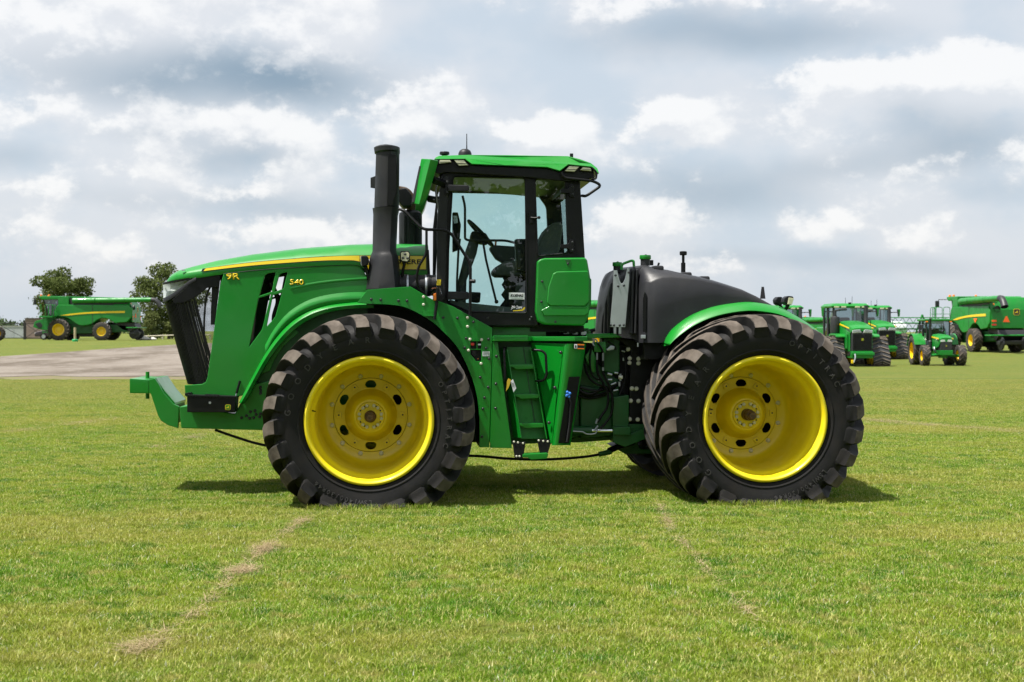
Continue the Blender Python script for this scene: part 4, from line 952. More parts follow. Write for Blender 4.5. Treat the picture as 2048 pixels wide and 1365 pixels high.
for k, px in enumerate(([(878, 320), (901.5, 319.3), (904.5, 325.5), (877, 328.5)], [(906, 319.2), (928, 319.3), (938.5, 332), (917.5, 333.3)], [(1138, 331.2), (1160.5, 333), (1150, 345), (1127.5, 343.6)], [(1165, 333.8), (1182.5, 336), (1184.5, 343.5), (1158.5, 341.5)])):
    a = pr('work_light', px, 1.062, 1.16, PLASTIC, ROOF, .003)
    cx = sum(p[0] for p in px) / 4; cy = sum(p[1] for p in px) / 4
    pr('lamp_lens', [(cx + (x - cx) * .86, cy + (y - cy) * .80) for x, y in px], 1.055, 1.065, LENS, a, .003)
    pr('lens_bar', [(cx + (x - cx) * .80, cy + (y - cy) * .12 + 1) for x, y in px], 1.051, 1.057, TRIM, a, 0)
pr('end_light', [(1187, 340), (1193, 346), (1191, 357), (1187, 355)], 1.10, 1.4, LENS, ROOF, .004)
tb('roof_rail', [(1123, 344), (1125, 352), (1131, 356.5), (1187, 362.5), (1203, 371.5), (1172, 393), (1164, 392, 1.2)], 1.06, .016, BLACK, ROOF, .05)
tb('light_guard', [(1184, 336), (1194, 345), (1192, 359), (1183, 358)], 1.055, .011, BLACK, ROOF, .03)
MB().lathe([(.001, .062), (.035, .058), (.062, .040), (.075, .012), (.078, -.02)], 24, tuple(P(930, 309, 1.85)), 'z').build('antenna_dome', PLASTIC, ROOF)
MB().tube([P(933.5, 306, 1.85), P(933.5, 290, 1.85), P(933.5, 268, 1.85)], [.010, .006, .005], 6).build('antenna', BLACK, ROOF)
MB().lathe([(.001, .03), (.05, .03), (.055, .022), (.055, .0), (.03, -.01), (.03, -.03)], 16, tuple(P(889, 309.5, 1.5)), 'z').build('beacon_mount', BLACK, ROOF)
MB().lathe([(.001, .03), (.02, .03), (.02, -.03)], 12, tuple(P(1143, 313, 1.6)), 'z').build('roof_plug', BLACK, ROOF)
# wiring at the front post
for k in range(5):
    tb('cable', [(871 + k * 1.5, 356 + k, 1.2), (874 - k * .8, 385, 1.18), (877 + k * .4, 410 + 6 * k, 1.18), (880 + k, 430 + k * 6, 1.17)], 1.2, .005, STEEL if k % 2 else BLACK, CAB, smooth=True, n=6)

# ---------------------------------------------------------------- mirrors
def mirror(flip, name='mirror'):
    f = (lambda p: Vector((p.x, 4.2 - p.y, p.z))) if flip else (lambda p: p)
    A = [(842.5, 317.5, .98), (836, 350, .98), (829, 395, .98), (826.5, 407.5, .98)]
    B_ = [(861, 318.5, .83), (852, 355, .82), (842, 395, .83), (838, 409.5, .85)]
    C_ = [(877, 321.5, .92), (869.5, 348, .92), (858, 385, .92), (844, 411.5, .94)]
    D_ = [(876, 322, 1.10), (868, 348, 1.12), (856, 385, 1.10), (843, 410, 1.08)]
    E_ = [(843, 318, 1.10), (837, 350, 1.12), (830, 395, 1.10), (828, 407, 1.08)]
    rows = list(zip(A, B_, C_, D_, E_)); secs = [[f(P(*q)) for q in row] for row in rows]
    o = MB().loft(secs, True, True).build(name, GREEN, T, .010)
    gl = [(838.5, 332, .97), (842, 332, .95), (829, 405, .95), (822.5, 406.5, .97)]
    a = [f(P(*q)) for q in gl]; b = [q + Vector((0, (-.12 if flip else .12), 0)) for q in a]
    MB().add(a + b, [(0, 1, 2, 3), (7, 6, 5, 4), (0, 4, 5, 1), (1, 5, 6, 2), (2, 6, 7, 3), (3, 7, 4, 0)]).build('mirror_rim', PLASTIC, o, .006)
    p0, p1 = f(P(866, 360, 1.0)), f(P(894, 370, 1.12))
    MB().tube([p0, p1], .045, 4).build('mirror_arm', BLACK, o, .006)
    return o
mirror(False); mirror(True)

# ---------------------------------------------------------------- cab interior
ST = pr('operator_seat', [(985, 548), (990, 535), (1010, 523), (1035, 520), (1050, 524), (1052, 548), (1040, 554), (995, 553)], 1.85, 2.35, SEAT, None, .05, 3)
pr('seat_backrest', [(1048, 545), (1070, 500), (1092, 460), (1105, 446), (1122, 444), (1126, 452), (1120, 500), (1096, 545)], 1.83, 2.37, SEAT, ST, .05, 3)
MB().loft([[P(1000 + dx, y, 1.95), P(1045 + dx * .3, y, 1.95), P(1045 + dx * .3, y, 2.3), P(1000 + dx, y, 2.3)] for y, dx in ((554, 4), (562, 8), (570, 3), (580, 9), (590, 2), (600, 9), (612, 0), (626, -8))], True, True).build('seat_bellows', BLACK, ST, ang=20)
pr('armrest', [(978, 497), (985, 490), (1045, 494), (1050, 506), (1040, 516), (1008, 528), (992, 518)], 2.42, 2.6, TRIM, ST, .03, 3)
pr('control_lever', [(990, 482), (994, 482), (993, 492), (989, 492)], 2.45, 2.48, ORANGE, ST, .006)
pr('seat_skirt', [(1032, 566), (1052, 562), (1052, 626), (1028, 626)], 1.80, 1.86, SEAT, ST, .02)
sc_ = MB(); path = []
c = P(961, 467, 2.1); ax1 = Vector((.70, 0, -.72)).normalized(); ax2 = Vector((0, 1, 0))
path = [c + (ax1 * math.cos(2 * math.pi * k / 28) + ax2 * math.sin(2 * math.pi * k / 28)) * .20 for k in range(28)]
sc_.tube(path, .018, 8, closed=True); STW = sc_.build('steering_wheel', BLACK, T)
MB().tube([c, c + Vector((-.07, 0, -.075)), P(942, 505, 2.1), P(925, 560, 2.1), P(918, 628, 2.1)], [.05, .06, .07, .05, .08], 10).build('steering_column', TRIM, STW)
for s in (-1, 1): MB().tube([c + Vector((-.03, 0, -.03)), c + ax2 * .19 * s], .014, 6).build('wheel_spoke', BLACK, STW)
pr('dash_pod', [(944, 462), (972, 466), (980, 480), (975, 490), (950, 486), (940, 476)], 2.0, 2.2, BLACK, STW, .02)
pr('display', [(905, 425), (916, 425), (922, 450), (918, 500), (905, 505)], 2.75, 2.85, BLACK, None, .01)
pr('side_console', [(1030, 478), (1054, 478), (1054, 545), (1034, 545)], 1.24, 1.40, BLACK, None, .02)
pr('door_pull', [(1035, 500), (1041, 498), (1043, 506), (1042, 536), (1037, 538)], 1.205, 1.24, PLASTIC, None, .012)
tb('door_rail', [(925, 392), (930, 412), (930, 478), (936, 481), (1012, 481.5), (1033, 487)], 1.26, .014, BLACK, None, .05)
tb('door_rail', [(920, 478), (917, 500), (914, 560), (914, 605)], 1.26, .013, BLACK, None, .05)
tb('door_gas_strut', [(966, 484), (972, 520), (984, 570), (992, 602)], 1.28, .013, BLACK, None)
MB().lathe([(.001, -.02), (.022, -.012), (.022, .012), (.001, .02)], 12, tuple(P(993, 604, 1.28))).build('strut_ball', BLACK, T)
pr('pedal_box', [(940, 584), (962, 585), (960, 606), (940, 604)], 2.2, 2.5, BLACK, None, .015)
pr('rear_bulkhead', [(900, 600), (925, 605), (1050, 618), (1050, 634), (900, 634)], 1.25, 2.95, TRIM)
pr('inner_mirror', [(906, 432), (914, 432), (916, 446), (908, 448)], 2.7, 2.76, CHROME)
# stickers on the glass
kg = pr('glass_sticker', [(1018, 585.5), (1049, 586), (1049, 599.5), (1018, 599)], VC + .028, VC + .0305, WHITE_DECAL)
a = P(1021, 594.4, VC + .026); b = P(1046.5, 588.2, VC + .026); text('sticker_lettering', 'KOENIG', b.x - a.x, b.z - a.z, (a.x, VC + .027, a.z), BLACK_DECAL, kg, .002, shear=.25, bold=.04)
pr('sticker_line', [(1022, 596.4), (1045.5, 596.8), (1045.5, 597.5), (1022, 597.1)], VC + .0265, VC + .028, STEEL, kg)
a = P(1022, 620, VC + .026); b = P(1044, 612.0, VC + .026); sg = text('signature_decal', 'John Deere', b.x - a.x, b.z - a.z, (a.x, VC + .027, a.z), WHITE_DECAL, T, .002, shear=.5, bold=-.005)
pr('signature_underline', [(1026, 621.5), (1044, 619.5), (1048, 615), (1050.5, 615), (1049, 619), (1045, 622), (1026, 623)], VC + .026, VC + .028, YELLOW_DECAL, sg)

# ---------------------------------------------------------------- air intake stack, exhaust, handrail, lamps
def rect_sec(xl, xr, y, v0, v1, cl=.05, cr_=.05, yl=None):
    a, b = P(xl, y, (v0 + v1) / 2), P(xr, y if yl is None else yl, (v0 + v1) / 2); z0, z1 = a.z, b.z; w = b.x - a.x
    fx = lambda t: a.x + w * t; fz = lambda t: z0 + (z1 - z0) * t
    c1, c2 = min(cl / w, .5), min(cr_ / w, .5); d = v1 - v0
    pts = [(0, v0 + d * .45), (c1 * .45, v0 + d * .14), (c1, v0), (1 - c2, v0), (1 - c2 * .3, v0 + d * .18), (1, v0 + d * .45), (1, v1 - .05), (1 - c2, v1), (c1, v1), (0, v1 - .05)]
    return [Vector((fx(t), v, fz(t))) for t, v in pts]
stk = [(732, 803, 579, 1.08, 1.58), (734, 802, 565, 1.09, 1.57), (740, 797, 515, 1.12, 1.54), (742.5, 794, 509, 1.135, 1.53), (745, 792.5, 503, 1.15, 1.52), (746.5, 796, 430, 1.15, 1.52), (746, 797.5, 424, 1.145, 1.525), (745, 798.5, 417, 1.14, 1.53)]
STACK = MB().loft([rect_sec(a, b, y, v0, v1, .14, .07) for a, b, y, v0, v1 in stk], True, True).build('air_intake_stack', PLASTIC, T, ang=40)
up = [(748.5, 798, 416, 1.15, 1.52), (752, 799, 307, 1.15, 1.52), (749, 800, 304.5, 1.13, 1.54), (747.8, 799.5, 296, 1.13, 1.54), (752, 790, 293, 1.16, 1.50)]
MB().loft([rect_sec(a, b, y, v0, v1, .13, .09) for a, b, y, v0, v1 in up], True, True).build('intake_cap', PLASTIC, STACK, ang=40)
pr('intake_screen', [(776, 308), (793, 310), (793, 385), (788, 396), (786, 410), (774, 411)], 1.140, 1.152, BLACK, STACK, .003)
DUCT = MB(); c0, c1 = P(797, 571, 1.33), P(872, 582, 1.33)
prof = []
for i in range(30):
    t = i / 29; r_ = .115 + (.008 if 4 <= i % 9 <= 6 else 0); prof.append((r_, t * (c1.x - c0.x)))
DUCT.lathe(prof, 24, tuple(c0), 'x', caps=True); DUCT.build('intake_duct', PLASTIC, T, ang=50)
for x in (815, 852): q = P(x, 573, 1.33); MB().lathe([(.126, -.012), (.128, -.01), (.128, .01), (.126, .012)], 24, tuple(q), 'x').build('hose_clamp', STEEL, T)
# exhaust on the far side
e0 = P(821, 492, 2.85); e1 = P(821, 432, 2.85); hz = e1.z - e0.z
EXH = MB().lathe([(.13, -.3), (.14, 0), (.14, hz), (.135, hz + .03), (.10, hz + .06), (.02, hz + .075)], 28, (e0.x, e0.y, e0.z), 'z', caps=True).build('exhaust_muffler', PLASTIC, T, ang=35)
tb('exhaust_pipe', [(822, 424, 2.85), (823, 398, 2.85), (813, 384, 2.85), (795, 381, 2.7)], 2.8, .055, RUSTY, EXH, .12)
pr('heat_shield', [(797, 378), (812, 376), (824, 390), (824, 412), (806, 415), (797, 404)], 2.6, 2.95, BLACK, EXH, .02)
tb('exhaust_tip', [(752, 366, 2.6), (744, 366, 2.6)], 2.6, .062, BLACK, EXH)
MB().loft([[P(741, 356, 2.52), P(741, 376, 2.52), P(741, 376, 2.68), P(741, 356, 2.68)], [P(752, 352, 2.50), P(752, 378, 2.50), P(752, 378, 2.70), P(752, 352, 2.70)]], True, True).build('exhaust_cowl', PLASTIC, EXH)
pr('muffler_grille', [(822, 438), (842, 438), (842, 450), (822, 450)], 2.69, 2.72, BLACK, EXH)
for k in range(4): pr('muffler_slat', [(808 + 9 * k, 432), (811 + 9 * k, 432), (811 + 9 * k, 488), (808 + 9 * k, 488)], 2.695, 2.72, BLACK, EXH)
HR = tb('handrail', [(798, 419, 1.10), (808, 421, 1.06), (842, 456, .98), (852, 459.5, .97), (889, 460.5, .96), (903, 468, .96), (938, 523, .95), (941, 535, .95), (940, 632, .96)], .97, .0165, BLACK, None, .06)
tb('handrail_leg', [(853, 459, .97), (853, 508, .97), (836, 535, .98), (833, 560, 1.0), (838, 578, 1.02), (852, 592, 1.05)], .97, .015, BLACK, HR, .06)
tb('handrail_stay', [(940, 563, .955), (950, 563, .93)], .95, .022, BLACK, HR)
wlm = pr('work_lamp', [(800, 505), (803, 502.5), (817, 502.5), (820.5, 507), (820, 521), (815, 526), (804, 524.5), (800, 520)], 1.20, 1.27, BLACK, None, .006)
pr('lamp_face', [(802, 506.5), (804.5, 504.5), (816, 504.5), (818.5, 508), (818, 519.5), (814.5, 523), (805, 522), (802, 519)], 1.194, 1.203, LENS, wlm, .002)
for x, y in ((810, 508.5), (806, 516.5), (815, 516.5)): MB().lathe([(.001, -.006), (.012, -.004), (.016, .0)], 14, tuple(P(x, y, 1.193))).build('lamp_diode', TRIM, wlm)
tb('lamp_stalk', [(810, 524, 1.24), (808, 532, 1.24), (806, 540, 1.25), (804, 556, 1.27)], 1.24, .016, BLACK, wlm)
hlm = pr('corner_lamp', [(722, 512), (733, 511.5), (737.5, 516), (737, 527), (732, 533), (724, 534)], 1.22, 1.36, BLACK, None, .012)
pr('lamp_face', [(718.5, 512), (723.5, 511), (725, 533), (721, 533), (718.5, 522)], 1.225, 1.355, CLEAR, hlm, .004)
pr('lamp_bowl', [(720.5, 514), (723, 513), (724, 531), (721.5, 531)], 1.235, 1.345, HEADM, hlm, .003)
tb('lamp_stalk', [(731, 533, 1.3), (735, 546, 1.3), (738, 560, 1.3)], 1.3, .022, BLACK, hlm)

# ---------------------------------------------------------------- fuel tank, rear fender
VT = .97
tank_top = smooth2([(1283, 545), (1288, 533), (1297, 530), (1306, 531.5), (1323, 537), (1347, 540), (1383, 548.5), (1415, 555), (1460, 568.5), (1494, 580), (1523, 595), (1556, 614)], 4)
fend_top = smooth2([(1329, 684), (1349, 655), (1381, 632), (1422, 615.5), (1462, 607.5), (1502, 605), (1543, 611)], 4)
tpx = [(1300, 686), (1301, 568)] + [(x, y + 0) for x, y in tank_top if x > 1303] + [(1553, 618)] + [(x, y + 6) for x, y in fend_top[::-1]] + [(1327, 686)]
def tank_loft():                                    # tank body: side skin, rounded shoulder, top
    secs = []
    xs = [1284, 1288, 1294, 1302, 1312, 1325, 1345, 1370, 1400, 1430, 1460, 1490, 1515, 1540, 1556]
    tx = np.array([p[0] for p in tank_top]); ty = np.array([p[1] for p in tank_top]); fx = np.array([p[0] for p in fend_top]); fy = np.array([p[1] for p in fend_top])
    for x in xs:
        yt = float(np.interp(x, tx, ty)); yl = 686 if x < 1329 else float(np.interp(x, fx, fy)) + 8
        if x > 1543: yl = float(np.interp(x, [1543, 1556], [619, 621]))
        vn = float(np.interp(x, [1284, 1288, 1294, 1302, 1312], [1.16, 1.07, 1.02, .985, VT])); u = P(x, 600, VT).x
        zt = P(x, yt, 1.22).z; zl = P(x, yl, vn).z; ysh = yt + float(np.interp(x, [1284, 1302, 1321, 1351, 1390, 1460, 1556], [30, 33, 17, 12.5, 7, 6, 3])); zs = P(x, ysh, vn + .02).z
        zs = max(min(zs, zt - .01), zl + .005)
        half = [(vn, zl), (vn, (zl + zs) / 2), (vn + .004, zs - .02), (vn + .02, zs), (vn + .06, zs + (zt - zs) * .35), (vn + .16, zs + (zt - zs) * .78), (vn + .30, zt), (2.1, zt + .02)]
        sec = [(u, a, b) for a, b in half]; sec += [(u, 4.2 - a, b) for _, a, b in reversed(sec[:-1])]; secs.append(sec)
    m = MB().loft(secs, True); m.add(secs[0], [tuple(range(len(secs[0])))]); m.add(secs[-1], [tuple(range(len(secs[-1])))]); return m
TK = tank_loft().build('fuel_tank', TANK, T, ang=40)
frontpx = [(1199, 670), (1202, 628), (1207, 592), (1213, 568), (1220, 552), (1228, 541), (1240, 536), (1276, 532.5), (1284, 534), (1290, 545), (1290, 686), (1240, 672)]
def tank_front():                                   # front of the tank, bulging towards the middle
    secs = []
    for v, k in ((1.24, .50), (1.25, .56), (1.30, .63), (1.45, .74), (1.65, .86), (1.9, .97), (2.1, 1.0)):
        secs.append([P(1290 - (1290 - x) * k, y + (6 if k < .52 else 2 if k < .6 else 0), v) for x, y in frontpx])
    secs += [[Vector((p.x, 4.2 - p.y, p.z)) for p in s] for s in secs[-2::-1]]
    return MB().loft(secs, True, True).build('tank_front', TANK, TK, ang=40)
tank_front()
for x0, yb, v0 in ((1203, 616, 1.76), (1209, 588, 1.58), (1216, 566, 1.40)): pr('tank_rib', [(x0, 668), (x0 + 2, yb + 20), (x0 + 6, yb), (x0 + 9, yb), (x0 + 7, yb + 22), (x0 + 5, 668)], v0, v0 + .12, TANK, TK, .010)
for x0 in (1264, 1272): pr('tank_rib', [(x0, 540), (x0 + 5, 538), (x0 + 2, 668), (x0 - 4, 668)], 1.17, 1.28, TANK, TK, .012)
pr('tank_recess', [(1286, 600), (1289.5, 583), (1293.5, 590), (1292, 665), (1286, 665)], 1.005, 1.02, BLACK, TK, .004)
sp = [(1227.5, 541), (1234.5, 541), (1236.5, 552), (1239.5, 562), (1243, 568.5), (1246.5, 566), (1250.5, 557), (1253, 545), (1254.5, 536.5), (1259, 536), (1258.5, 560), (1250.5, 654.8), (1220, 654.3), (1226, 582)]
SPL = pr('steel_tank_plate', sp, 1.150, 1.165, STEEL, TK, .002)
bolts([(1231, 551), (1257.5, 545.5), (1236.5, 573), (1248, 571.5), (1221.5, 651), (1228, 651), (1239.5, 651), (1247.5, 650.5)], 1.149, SPL, BOLT_P, 1.0)
for x0 in (1227.5, 1237.5): pr('plate_foot', [(x0, 654), (x0 + 5, 654), (x0 + 5, 668), (x0, 668)], 1.16, 1.19, STEEL, SPL, .002)
def cap(x, y, v, r, h, name):
    q = P(x, y, v); n = MB().lathe([(r * .86, -h * 1.6), (r * .86, 0), (r * .9, 0)], 24, tuple(q), 'z').build('filler_neck', TANK, TK)
    MB().lathe([(r, 0), (r * 1.04, h * .15), (r * 1.04, h * .75), (r, h), (.001, h * 1.02)], 28, tuple(q), 'z').build(name, GREEN, n)
    tb('cap_chain', [(x - 4, y - 6, v), (x + 1, y - 9, v - .02), (x + 5, y - 6, v)], v, .005, BLACK, n, smooth=True, n=5)
cap(1290.5, 519, 1.35, .062, .045, 'fuel_cap'); cap(1234.5, 533, 1.55, .052, .045, 'fuel_cap')
tb('tank_handle', [(1243, 540), (1243.5, 529), (1262, 522), (1267, 522), (1268, 534)], 1.30, .015, GREEN, TK, .03)
for x, y in ((1318, 534), (1374, 547), (1410, 555)):
    q = P(x, y, 1.2); MB().box(-.07, .05, -.04, .5, -.06, .012).build('tank_rib', TANK, TK, .02).location = q
MB().tube([P(1366.5, 545, 1.5), P(1366.5, 526, 1.5), P(1366.5, 525.9, 1.5), P(1366.5, 511, 1.5)], [.026, .026, .016, .016], 12).build('breather_post', BLACK, TK)
MB().lathe([(.034, 0), (.042, .008), (.042, .04), (.03, .046), (.001, .046)], 16, tuple(P(1366.5, 511, 1.5)), 'z', caps=True).build('breather_cap', BLACK, TK)
q = P(1303, 526, 1.45); MB().lathe([(.022, -.03), (.022, .03), (.001, .03)], 12, tuple(q), 'z').build('vent_cap', BLACK, TK)
MB().tube([P(1315, 536, 1.3), P(1318, 526, 1.3)], .012, 8).build('breather_nipple', BLACK, TK)
MB().box(-.03, .02, -.03, .02, -.02, .02).build('tank_clip', STEEL, TK, .004).location = P(1287, 674, 1.03)
# rear fender
ft = smooth2([(1329, 686), (1335, 672), (1349, 655), (1381, 632), (1422, 615.5), (1462, 607.5), (1502, 604.5), (1543, 611), (1570, 621), (1603, 639), (1632, 660), (1650, 678)], 4)
fb = smooth2([(1341, 688), (1351, 678), (1366, 666), (1390, 650), (1425, 634.5), (1462, 625.5), (1502, 621.5), (1543, 625.5), (1570, 633), (1600, 647), (1630, 667), (1646, 683)], 4)
secs = []
for (xa, ya), (xb, yb) in zip(ft, fb):
    a = P(xa, ya, .94); b = P(xb, yb, .76); m1 = P(xa * .22 + xb * .78, ya * .22 + yb * .78, .775); m2 = a + Vector((0, -.05, -.006))
    b2 = b + Vector((0, .02, -.008)) ; up_ = a + Vector((0, .75, .03))
    secs.append([b + Vector((0, .02, -.012)), b, m1, m2, a, up_, up_ + Vector((0, 0, -.03)), a + Vector((0, .02, -.035))])
FB = MB().loft(secs, True, True).build('rear_fender', GREEN, T, ang=50)
MB().loft([[Vector((q.x, 4.2 - q.y, q.z)) for q in s] for s in secs], True, True).build('rear_fender', GREEN, T, ang=50)
tb('fender_seam', [(1557, 615, .93), (1580, 628, .93), (1605, 644, .93), (1640, 672, .93)], .93, .014, GREEN, FB, smooth=True)
MB().lathe([(.001, -.006), (.016, -.004), (.018, 0)], 12, tuple(P(1371, 657, .79))).build('fender_bolt', BOLT, FB)
# rear lamps
rl = pr('rear_work_lamp', [(1569, 597), (1576, 592), (1586, 593), (1588.5, 597), (1584, 610), (1575, 611), (1568.5, 606)], 1.35, 1.50, BLACK, None, .012)
pr('lamp_face', [(1578, 595.5), (1588, 597), (1584, 610), (1575.5, 609)], 1.335, 1.36, LENS, rl, .004)
r2_ = pr('rear_work_lamp', [(1551.5, 600), (1556, 594), (1564, 594), (1568, 600), (1566, 609), (1560, 612), (1553, 608)], 1.7, 1.85, BLACK, None, .012)
tb('lamp_stalk', [(1577, 610, 1.43), (1572, 618, 1.45), (1566, 624, 1.5)], 1.45, .02, BLACK, rl); tb('lamp_stalk', [(1560, 611, 1.78), (1566, 622, 1.75)], 1.75, .02, BLACK, r2_)
MB().loft([[P(1520 , 598, 2.6), P(1531, 598, 2.6), P(1531, 598, 2.9), P(1520, 598, 2.9)], [P(1523, 574, 2.68), P(1528, 574, 2.68), P(1528, 574, 2.82), P(1523, 574, 2.82)]], True, True).build('rear_fin', BLACK, T)
# black sub-structure under the tank
pr('rear_frame', [(1285, 690), (1560, 640), (1640, 700), (1640, 860), (1560, 880), (1290, 880)], 1.65, 2.55, BLACK, None, .02)
pr('tank_cradle', [(1285, 684), (1345, 684), (1345, 700), (1318, 720), (1290, 720)], 1.15, 3.0, BLACK, None, .01)
pr('tank_cradle', [(1205, 669), (1288, 684), (1288, 700), (1262, 700), (1240, 682)], 1.5, 2.8, BLACK, None, .01)

# ---------------------------------------------------------------- articulation joint: plates, castings, hoses, fittings
HP = pr('hinge_plate', [(1262, 694), (1316, 690), (1320, 780), (1310, 830), (1290, 845), (1258, 845), (1260, 760)], 1.50, 1.58, BLACK, None, .010)
for x, y in ((1256.5, 699), (1259.5, 717), (1259, 726), (1277, 718), (1277, 727), (1264, 777.5), (1273, 778), (1261.5, 802), (1277, 802.5), (1259.5, 839), (1275.5, 839.5)):
    inst(BOLT_W, 'bolt', HP, P(x, y, 1.499), None, (1.7, 1.7, 1.7))
pr('hinge_casting', [(1225, 795), (1258, 790), (1258, 870), (1300, 850), (1300, 875), (1250, 895), (1226, 885)], 1.46, 1.7, GREEN_D, None, .012)
pr('joint_block', [(1160, 770), (1226, 780), (1226, 872), (1160, 880)], 1.55, 2.4, GREEN_D, None, .03)
MB().lathe([(.0, -.38), (.21, -.38), (.24, -.33), (.24, .33), (.21, .38), (.0, .38)], 28, tuple(P(1175, 828, 2.0)), 'x').build('drive_housing', GREEN_D, T)
pr('tank_platform', [(1172, 668), (1240, 667), (1276, 669), (1276, 676), (1240, 675.5), (1172, 677)], 1.30, 2.2, GREEN, None, .004)
pr('valve_cover', [(1205, 676), (1240, 676), (1240, 744), (1230, 750), (1205, 742)], 1.52, 1.8, GREEN_D, None, .02)
pr('swing_bracket', [(1170, 714), (1183, 694), (1194, 720), (1194, 740), (1188, 746), (1181, 742)], 1.42, 1.46, GREEN, None, .006)
pr('bracket_plate', [(1188, 684), (1212, 684), (1212, 706), (1188, 704)], 1.40, 1.44, GREEN, None, .006)
pr('rear_lower_frame', [(1225, 848), (1330, 848), (1330, 876), (1262, 876), (1226, 870)], 1.52, 2.6, GREEN_D, None, .012)
pr('drawbar_support', [(1225, 894), (1272, 880), (1280, 898), (1320, 900), (1320, 908), (1250, 908)], 1.9, 2.4, GREEN_D, None, .012)
fit = [((1194, 706), (1194, 722), 1.36, .012), ((1206, 705), (1206, 722), 1.36, .012), ((1206, 735), (1206, 742), 1.36, .013), ((1237, 755), (1245, 755), 1.4, .02), ((1241, 748), (1241, 762), 1.42, .014), ((1215, 748), (1224, 750), 1.42, .014), ((1229, 746), (1236, 747), 1.42, .013), ((1239, 764), (1239, 773), 1.42, .014), ((1222, 770), (1232, 766), 1.42, .010), ((1192, 848), (1195, 838), 1.36, .014), ((1190, 860), (1196, 852), 1.36, .011), ((1216, 760), (1224, 760), 1.42, .012), ((1198, 756), (1198, 764), 1.45, .012), ((1184, 686), (1188, 692), 1.32, .010), ((1191, 678), (1196, 686), 1.32, .010), ((1243, 702), (1250, 704), 1.44, .008), ((1247, 716), (1247, 722), 1.46, .010), ((1276, 686), (1276, 694), 1.2, .012), ((1288, 686), (1288, 694), 1.2, .012), ((1296, 700), (1301, 700), 1.2, .014), ((1227, 782), (1236, 780), 1.42, .009)]
FT = None
for a, b, v, r_ in fit: MB().cyl(P(*a, v), P(*b, v), r_, 8).build('hydraulic_fitting', STEEL if r_ < .015 else BOLT, T)
for path, v, r_ in [([(1194, 720), (1195, 745), (1207, 768), (1216, 790), (1214, 815), (1203, 832), (1195, 846)], 1.36, .014), ([(1206, 722), (1207, 748), (1218, 772), (1225, 798), (1223, 826), (1212, 846), (1200, 858)], 1.37, .014),
        ([(1184, 692), (1180, 715), (1182, 745), (1192, 758), (1205, 760)], 1.40, .011), ([(1169, 728), (1176, 752), (1192, 768), (1215, 775)], 1.42, .013), ([(1240, 762), (1225, 775), (1190, 782), (1160, 775)], 1.46, .013),
        ([(1205, 776), (1185, 788), (1165, 785), (1150, 770)], 1.47, .016), ([(1195, 686), (1202, 696), (1206, 706)], 1.35, .012), ([(1245, 704), (1252, 730), (1250, 760), (1240, 790)], 1.45, .011), ([(1232, 700), (1226, 690), (1215, 684)], 1.38, .009),
        ([(1235, 770), (1215, 785), (1180, 792), (1150, 784)], 1.50, .014), ([(1228, 770), (1210, 790), (1178, 797), (1150, 790)], 1.52, .014)]:
    tb('hydraulic_hose', path, v, r_, BLACK, None, smooth=True, n=8)
tb('steel_line', [(1146, 863), (1166, 864), (1172, 868.5), (1184, 869), (1192, 867), (1196, 858)], 1.34, .008, STEEL, None, .02, 8)
tb('steering_cylinder', [(1140, 862), (1183, 862)], 1.45, .055, GREEN_D, None); tb('cylinder_rod', [(1183, 862), (1250, 862)], 1.45, .024, CHROME, None)
pr('steering_pin_block', [(1226, 854), (1262, 854), (1262, 872), (1226, 870)], 1.40, 1.52, GREEN_D, None, .01)
pr('rag_fitting', [(1212, 700), (1222, 691), (1230, 693), (1228, 700), (1216, 702)], 1.36, 1.42, STEEL, None, .008)
# under-cab clutter: wiring looms and fittings on the deck behind the cab
for k in range(14):
    x = 1124 + k * 4.3; q = P(x, 664 + (k * 37 % 7) - 2, 1.35 + .05 * (k % 5)); MB().box(-.03, .03, -.03, .03, -.015, .015 + .01 * (k % 3)).build('valve_fitting', [GREEN, BLACK, STEEL, GREEN_D][k % 4], T, .004).location = q
tb('wiring_loom', [(1120, 668), (1140, 660), (1165, 664), (1190, 660)], 1.5, .02, BLACK, None, smooth=True)
# tow cable hanging below
tb('tow_cable', [(430, 860, 1.75), (470, 874, 1.74), (525, 890, 1.73), (620, 905, 1.72), (760, 911, 1.72), (940, 912, 1.72), (1020, 918, 1.72), (1100, 919, 1.72), (1170, 914, 1.73), (1210, 907, 1.75)], 1.72, .015, RUBBER, None, smooth=True, n=8)
tb('cable_sleeve', [(1198, 909, 1.74), (1222, 904, 1.76)], 1.75, .03, GREEN_D, None); tb('drawbar_rod', [(1218, 902, 1.76), (1245, 890, 1.85), (1272, 884, 1.95)], 1.8, .035, BLACK, None)
bpy.data.objects.remove(BOLT_P); bpy.data.objects.remove(BOLT_W)

# ---------------------------------------------------------------- things hung on the tractor
def world_of(p): return ORIGIN + AX_R * p.x + AX_A * p.y + Vector((0, 0, p.z))
q = world_of(P(1016, 766, .885)); HT = thing('hang_tag', 'white paper tag on a yellow tie hanging from the ladder handle', 'tag', q, YAW)
TAGY = mat('yellow_tie', (.62, .42, .02), .6)
def loc(px, v): return [Vector(p) - P(1016, 766, .885) for p in (P(x, y, v) for x, y in px)]
def slab(name, pts, m, parent, t=.004):
    b = [p + Vector((0, t, 0)) for p in pts]; k = len(pts); return MB().add(pts + b, [tuple(range(k)), tuple(range(2 * k - 1, k - 1, -1))] + [(i, i + k, (i + 1) % k + k, (i + 1) % k) for i in range(k)]).build(name, m, parent, smooth=False)
slab('paper_label', loc([(1021, 763), (1026, 759), (1032.5, 777), (1027, 785)], .895), WHITE_DECAL, HT); slab('label_print', loc([(1024, 767), (1027, 765), (1029.5, 772), (1026.5, 775)], .893), STEEL, HT, .001)
